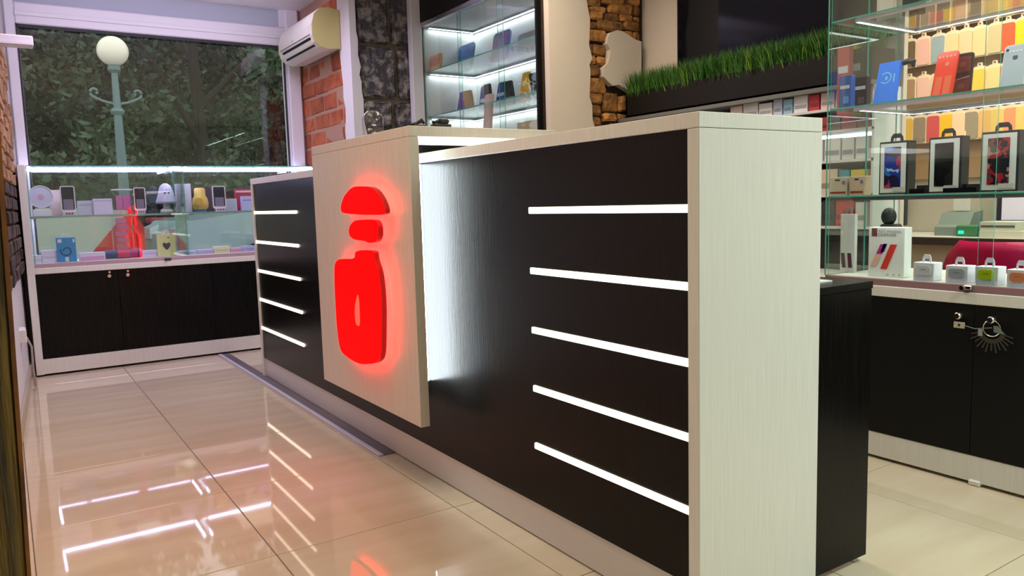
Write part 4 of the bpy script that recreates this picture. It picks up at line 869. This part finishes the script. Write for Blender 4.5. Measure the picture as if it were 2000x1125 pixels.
# ---------------- wall display (middle) : phones and cases, fronts face -X
def W_item(X, zb, x0, x1, yt, yb): return X_item(X, zb, x0, x1, yt, yb)
z1_, z2_ = mz[1]+.0205, mz[2]+.0205
def lean(name, label, cat, X, zb, px, col, tilt=.2, back=None, rotz=0, extra=None):
    l, w_, h_ = X_item(X, zb, *px)
    t = phone(name, label, cat, l, max(w_, .05), h_, col, tilt, back or col, rotz=rotz)
    if extra:
        z0, z1, c = extra; B().box((-.0022, -max(w_, .05)*.4, h_*z0), (-.0008, max(w_, .05)*.4, h_*z1)).obj('printed_band', paint(*c), t, local=True)
    return t
lean('tablet_box', 'orange tan tablet box with red print at the far end of the wall display', 'box', 2.72, z1_, (827, 860, 106, 136), (214, 176, 120), extra=(.3, .8, (206, 120, 110)))
lean('tablet_box', 'blue tablet box with white slash print on the wall display top shelf', 'box', 2.95, z1_, (885, 920, 84, 122), (70, 110, 180), extra=(.1, .45, (150, 150, 176)))
lean('tablet_box', 'blue and violet tablet box on the wall display top shelf', 'box', 2.95, z1_, (956, 990, 58, 96), (104, 130, 214), extra=(.1, .9, (150, 120, 196)))
lean('tablet_box', 'grey tablet box standing behind glass on the wall display', 'box', 3.02, z1_, (1010, 1048, 62, 92), (178, 184, 176), tilt=.05)
wi = [('phone_case', 'purple phone case leaning on the lower wall display shelf', (890, 906, 176, 214), (116, 60, 150), .22, None), ('phone_case', 'tan phone case leaning beside the purple one', (909, 926, 177, 208), (206, 168, 130), -.12, None),
      ('phone_case', 'navy blue and white phone case beside the tan one', (934, 950, 166, 196), (40, 44, 140), .15, (.35, .5, (226, 226, 236))), ('phone_case', 'black slim phone case leaning left of the blue striped one', (950, 963, 164, 198), (26, 32, 44), -.12, None),
      ('phone_case', 'blue phone case with white stripes on the wall display', (966, 982, 158, 194), (30, 66, 150), .2, (.45, .58, (210, 216, 236))), ('phone_case', 'dark grey phone case with pale lower half', (989, 1006, 158, 190), (36, 44, 44), -.15, (.05, .35, (130, 136, 134))),
      ('phone_case', 'bright yellow orange phone case with blue edge', (1012, 1028, 138, 187), (226, 180, 40), .2, (.02, .35, (222, 130, 50))), ('phone_case', 'tall black phone case at the near end of the wall display', (1041, 1058, 142, 186), (20, 28, 38), -.2, (.05, .4, (96, 116, 116)))]
for nm, lab, px, c, tl, ex in wi: lean(nm, lab, 'phone case', 2.92, z2_, px, c, tl, extra=ex)
lean('phone_case', 'pale pink tall phone case in the lower compartment of the wall display', 'phone case', 2.80, 1.42, (940, 956, 182, 246), (222, 190, 180), .1)
lean('phone_case', 'whitish phone case at the far end of the lower compartment', 'phone case', 2.70, 1.42, (813, 827, 205, 240), (226, 214, 216), .1)
pane(B(), (MX0+.04, MY0+.03, 1.411), (MX1-.005, MY1-.025, 1.4195), 2).obj('glass_shelf', GM, md)
l, w_, h_ = X_item(2.85, 1.42, 1010, 1054, 236, 250)
carton('tan_carton', 'low tan carton at the bottom of the wall display', 'box', l, w_, max(h_, .06), .1, (206, 176, 140), band=(.2, .4, (190, 150, 110)))
b = X_item(2.88, z1_, 1008, 1058, 78, 88)[0]
pa, pb_ = P(0, 2.88, 1010, 80), P(0, 2.88, 1054, 87)
rb = thing('holder_bar', 'thin bar with two round black ends on the wall display shelf', 'holder', (2.88, (pa.y+pb_.y)/2, z1_))
B().cyl((2.80, pa.y, z1_+.03), (3.0, pa.y, z1_+.03), .004).obj('bar', paint(120, 110, 90), rb)
for x in (2.80, 3.0): B().ball((x, pa.y, z1_+.03), .013, seg=14).obj('round_end', paint(16, 18, 20), rb, smooth=True)
for x in (2.84, 2.96): B().cyl((x, pa.y, z1_), (x, pa.y, z1_+.03), .004).obj('post', paint(40, 40, 42), rb)
# ---------------- things on the sign slab
SZ = 1.3195
p = P(2, SZ+.012, 812, 246)
def slab_pt(x, Y): return Vector((P(1, Y, x, 247).x, Y, SZ))
l = slab_pt(814, 2.462)
t = thing('cable_clip', 'small black plastic clip lying on the sign slab', 'clip', l, math.pi/2)
B().box((-.02, -.03, 0), (.012, .02, .006), bev=.002).obj('clip_foot', paint(18, 18, 18), t, local=True)
B().tube([(-.01, .03, .006), (0, .0, .012), (.0, -.02, .022), (.0, -.03, .012)], [.004, .005, .008, .004], 8).obj('clip_arm', paint(14, 14, 14), t, local=True)
l = slab_pt(860, 2.462)
t = thing('black_connector', 'black lumpy connector block on the sign slab', 'connector', l, math.pi/2)
B().box((-.02, -.035, 0), (.02, .03, .012), bev=.003).obj('block_base', paint(22, 20, 18), t, local=True)
B().box((-.018, -.03, .012), (.018, .012, .03), bev=.008, seg=2).obj('block_top', paint(14, 14, 14), t, local=True)
for yy in (.018, .027): B().cyl((0, yy, .012), (0, yy, .022), .005, seg=10).obj('pin', paint(20, 20, 20), t, local=True)
q_ = P(0, 1.235, 729, 262); l = Vector((1.235, q_.y, SZ))
pj = P(1, l.y, 712, 262); pk = P(1, l.y, 748, 218); wj = (pk.x-pj.x)/2
t = thing('clear_jar', 'clear plastic jar with white bits near the stone pier', 'jar', l)
hj = max(.07, pk.z-SZ)
B().lathe((0, 0, 0), [(wj*.9, 0), (wj, .006), (wj, hj*.72), (wj*.86, hj*.86), (wj*.5, hj)], 28).obj('jar_wall', CLEAR, t, local=True, smooth=True)
for k in range(7):
    a = k*.9; B().box((-.004+.3*wj*math.cos(a), -.006+.3*wj*math.sin(a), .004+.007*k), (.008+.3*wj*math.cos(a), .010+.3*wj*math.sin(a), .011+.007*k), bev=.001).obj('white_bit', paint(230, 230, 226) if k % 2 else paint(30, 30, 30), t, local=True)
# ================================================================ OUTSIDE
GZ = .10
struct(B().box((-40, 6.62, GZ-.1), (60, 60, GZ)).obj('ground', M('asphalt', (.11, .11, .115), .9, bump=((30, 30, 30), .4, .01, 4))))
LEAFM = [M('leaf_dark', (.007, .018, .008), .6), M('leaf_mid', (.045, .095, .040), .6), M('leaf_olive', (.085, .115, .055), .6), M('leaf_brown', (.085, .062, .034), .7)]
BARK = M('bark', (.022, .016, .011), .9)
def tree(label, x, y, h, r, n, seed, mix):
    rr = random.Random(seed); t = thing('tree', label, 'tree', (x, y, GZ), 0)
    B().tube([(0, 0, 0), (.05, .02, h*.25), (-.04, .0, h*.5), (0.03, 0, h*.75)], [.16, .13, .1, .05], 10).obj('trunk', BARK, t, local=True)
    for k in range(3):
        a = rr.uniform(0, 6.28); B().tube([(0, 0, h*(.3+.1*k)), (r*.4*math.cos(a), r*.4*math.sin(a), h*(.45+.1*k)), (r*.75*math.cos(a), r*.75*math.sin(a), h*(.55+.12*k))], [.07, .05, .02], 7).obj('branch', BARK, t, local=True)
    b = B(); cl = []
    for k in range(46):
        a = rr.uniform(0, 6.28); zz = rr.uniform(.14, 1.0); ww = r*(1-.35*abs(zz-.5))*math.sqrt(rr.uniform(.1, 1)); cl.append((ww*math.cos(a), ww*math.sin(a), h*zz, rr.uniform(.35, .75), rr.random()))
    for k in range(n):
        c = cl[k % len(cl)]; d = Vector((rr.gauss(0, 1), rr.gauss(0, 1), rr.gauss(0, 1))).normalized()*c[3]*rr.uniform(.55, 1)
        p = Vector(c[:3])+d; u = Vector((rr.gauss(0, 1), rr.gauss(0, 1), rr.gauss(0, 1))).normalized(); v = u.cross(Vector((rr.gauss(0, 1), rr.gauss(0, 1), rr.gauss(0, 1)))).normalized()
        s = rr.uniform(.05, .12)
        f = b.b.faces.new([b.b.verts.new(q) for q in (p-u*s, p+v*s*.5, p+u*s, p-v*s*.5)])
        f.material_index = min(3, int((mix[0] if c[4] < .5 else mix[1])+rr.choice((0, 0, 1))))
    o = b.obj('crown', LEAFM, t, local=True); o['kind'] = 'stuff'
pos = [(-3.2, 15.5, 6.6, 2.6), (.4, 17, 7.2, 2.8), (3.4, 16.2, 7.4, 2.9), (6.6, 17.4, 7.6, 3.0), (9.8, 18, 7.6, 3.0), (12.6, 17, 7.0, 2.8), (1.6, 21, 8.5, 3.6), (6.0, 22, 9, 3.8), (-2.4, 20.5, 8.5, 3.6), (10.5, 22.5, 9, 3.8)]
kinds = ['leftmost broad dark tree outside the window', 'dark tree directly left of the lamp post', 'wide dark tree right behind the globe lamp', 'olive green tree right of the window middle', 'brownish tree near the right window edge', 'rightmost tree beyond the window jamb', 'tall back tree behind the lamp post', 'tall back tree right of the window middle', 'tall back tree at the far left', 'tall back tree at the far right']
for k, (x, y, h, r) in enumerate(pos): tree(kinds[k], x, y, h, r, 7000, 40+k, [(0, 1), (0, 1), (0, 1), (1, 2), (2, 1), (1, 2), (0, 0), (0, 1), (0, 0), (0, 1)][k])
hb = B(); hr_ = random.Random(5)
for k in range(14000):
    p = Vector((hr_.uniform(-12, 24), 25.5+hr_.uniform(-.5, .5), GZ+hr_.uniform(0, 9.5))); u = Vector((hr_.gauss(0, 1), hr_.gauss(0, .5), hr_.gauss(0, 1))).normalized(); v = u.cross(Vector((hr_.gauss(0, 1), hr_.gauss(0, 1), hr_.gauss(0, 1)))).normalized(); s = hr_.uniform(.2, .42)
    f = hb.b.faces.new([hb.b.verts.new(q) for q in (p-u*s, p+v*s*.6, p+u*s, p-v*s*.6)]); f.material_index = hr_.choice((0, 0, 0, 1))
hb.box((-12, 26.2, GZ), (24, 26.6, GZ+9.4))
hd = hb.obj('hedge', LEAFM, loc=(6, 25.5, GZ)); tag(hd, 'tall dense dark hedge closing the view behind the trees', 'hedge'); hd['kind'] = 'stuff'
# lamp post
Lc = P(1, 11, 220, 100); lr = (P(1, 11, 252, 100).x-P(1, 11, 189, 100).x)/2
lp_ = thing('street_lamp', 'pale street lamp post with white globe and two scrolls outside the window', 'street lamp', (Lc.x, 11, GZ))
B().ball(Lc, lr, seg=36).obj('globe', M('opal_globe', (.95, .84, .66), .3), lp_, smooth=True)
PST = M('pale_post', (.13, .19, .18), .5)
B().tube([(Lc.x, 11, GZ), (Lc.x, 11, GZ+.5), (Lc.x, 11, Lc.z-1.2), (Lc.x, 11, Lc.z-lr)], [.11, .075, .055, .035], 14).obj('post', PST, lp_)
B().lathe((Lc.x, 11, Lc.z-lr-.05), [(.035, -.04), (.075, 0), (.07, .05), (.03, .06)], 18).obj('globe_collar', PST, lp_)
sc = P(1, 11, 220, 186).z
for sgn in (-1, 1):
    pts = [(Lc.x+sgn*.03, 11, sc-.12)]
    for k in range(9): t_ = k/8; pts.append((Lc.x+sgn*(.05+.22*t_), 11, sc-.10+.03*t_+.05*t_*t_))
    cx, cz = Lc.x+sgn*.24, sc+.03
    for k in range(11): a = -.9+k*.5; rr_ = .055-.003*k; pts.append((cx+sgn*rr_*math.cos(a), 11, cz+rr_*math.sin(a)))
    B().tube(pts, .016, 8).obj('scroll', PST, lp_)
B().lathe((Lc.x, 11, sc-.24), [(.06, 0), (.085, .04), (.06, .08)], 16).obj('post_ring', PST, lp_)
# parked cars
def car(label, x, y, rot, body, L=4.3, ca=1.0, cb=.55):
    t = thing('car', label, 'car', (x, y, GZ), rot)
    PN = M('car_paint_%d_%d_%d' % body, tuple((v/255)**2.2 for v in body), .25, coat=.6)
    pr = [(-L/2, .32), (-L/2, .72), (-L/2+.12, .86), (-L/2+1.05, .98), (L/2-.75, 1.02), (L/2-.12, .98), (L/2, .80), (L/2, .34), (L/2-.15, .26), (-L/2+.15, .26)]
    B().prism(pr, 1, -.84, .84, bev=.0).obj('body', PN, t, local=True)
    ro = [(-L/2+ca, .97), (-L/2+ca+.7, 1.40), (-L/2+ca+1.0, 1.45), (L/2-cb-.7, 1.44), (L/2-cb, 1.01)]
    B().prism(ro, 1, -.70, .70).obj('cabin', M('car_glass', (.30, .38, .40), .08), t, local=True)
    B().prism([(-L/2+ca+.7, 1.405), (-L/2+ca+1.0, 1.455), (L/2-cb-.7, 1.445), (L/2-cb-.62, 1.41), (L/2-cb-.68, 1.475), (-L/2+ca+1.0, 1.485), (-L/2+ca+.66, 1.42)], 1, -.69, .69).obj('roof', PN, t, local=True)
    for xx in (-L/2+.8, L/2-.85):
        for yy in (-.80, .80):
            wh = B().cyl((xx, yy-.1, .31), (xx, yy+.1, .31), .31, seg=24).obj('wheel', paint(20, 20, 20, .8), t, local=True)
            B().cyl((xx, yy-.105, .31), (xx, yy+.105, .31), .17, seg=18).obj('hub', ALU, wh, local=True)
    for yy in (-.62, .62):
        B().prism([(L/2-.46, .58), (L/2+.012, .60), (L/2+.012, .82), (L/2-.08, .99), (L/2-.22, .86)], 1, yy-.228, yy+.228).obj('tail_light', M('tail_red', (.50, .006, .006), .2, emit=(1, .02, .01), es=.08), t, local=True)
        B().prism([(-L/2+.02, .66), (-L/2-.012, .66), (-L/2-.012, .78), (-L/2+.14, .84)], 1, yy-.2, yy+.2).obj('head_light', paint(220, 225, 230, .1), t, local=True)
    B().box((-L/2-.03, -.8, .30), (-L/2+.1, .8, .50), bev=.03).obj('bumper', PN, t, local=True); B().box((L/2-.1, -.8, .30), (L/2+.03, .8, .52), bev=.03).obj('bumper', PN, t, local=True)
    for yy in (-.95, .80): B().box((-L/2+1.35, yy, .98), (-L/2+1.5, yy+.15, 1.10), bev=.03).obj('wing_mirror', PN, t, local=True)
    for yy in (-.843, .843):
        B().box((-.2, yy-.004, .82), (-.02, yy+.004, .85)).obj('door_handle', CHROME, t, local=True)
car('silver green parked car with red tail light behind the window display', -1.03, 8.95, 0, (186, 192, 172), ca=.6, cb=2.0)
car('pale blue green parked car right of the silver one outside', 3.55, 9.1, .05, (180, 200, 202), ca=2.0, cb=.3)
t = thing('street_bin', 'blue street bin with red band across the road outside', 'bin', (2.05, 12.0, GZ))
B().box((-.30, -.25, .02), (.30, .25, .80), bev=.03).obj('bin_body', paint(30, 84, 150), t, local=True)
B().box((-.32, -.27, .80), (.32, .27, .88), bev=.02).obj('bin_lid', paint(150, 50, 60), t, local=True)
for xx in (-.24, .24): B().cyl((xx, .24, .05), (xx, .30, .05), .05, seg=12).obj('wheel', paint(20, 20, 20), t, local=True)
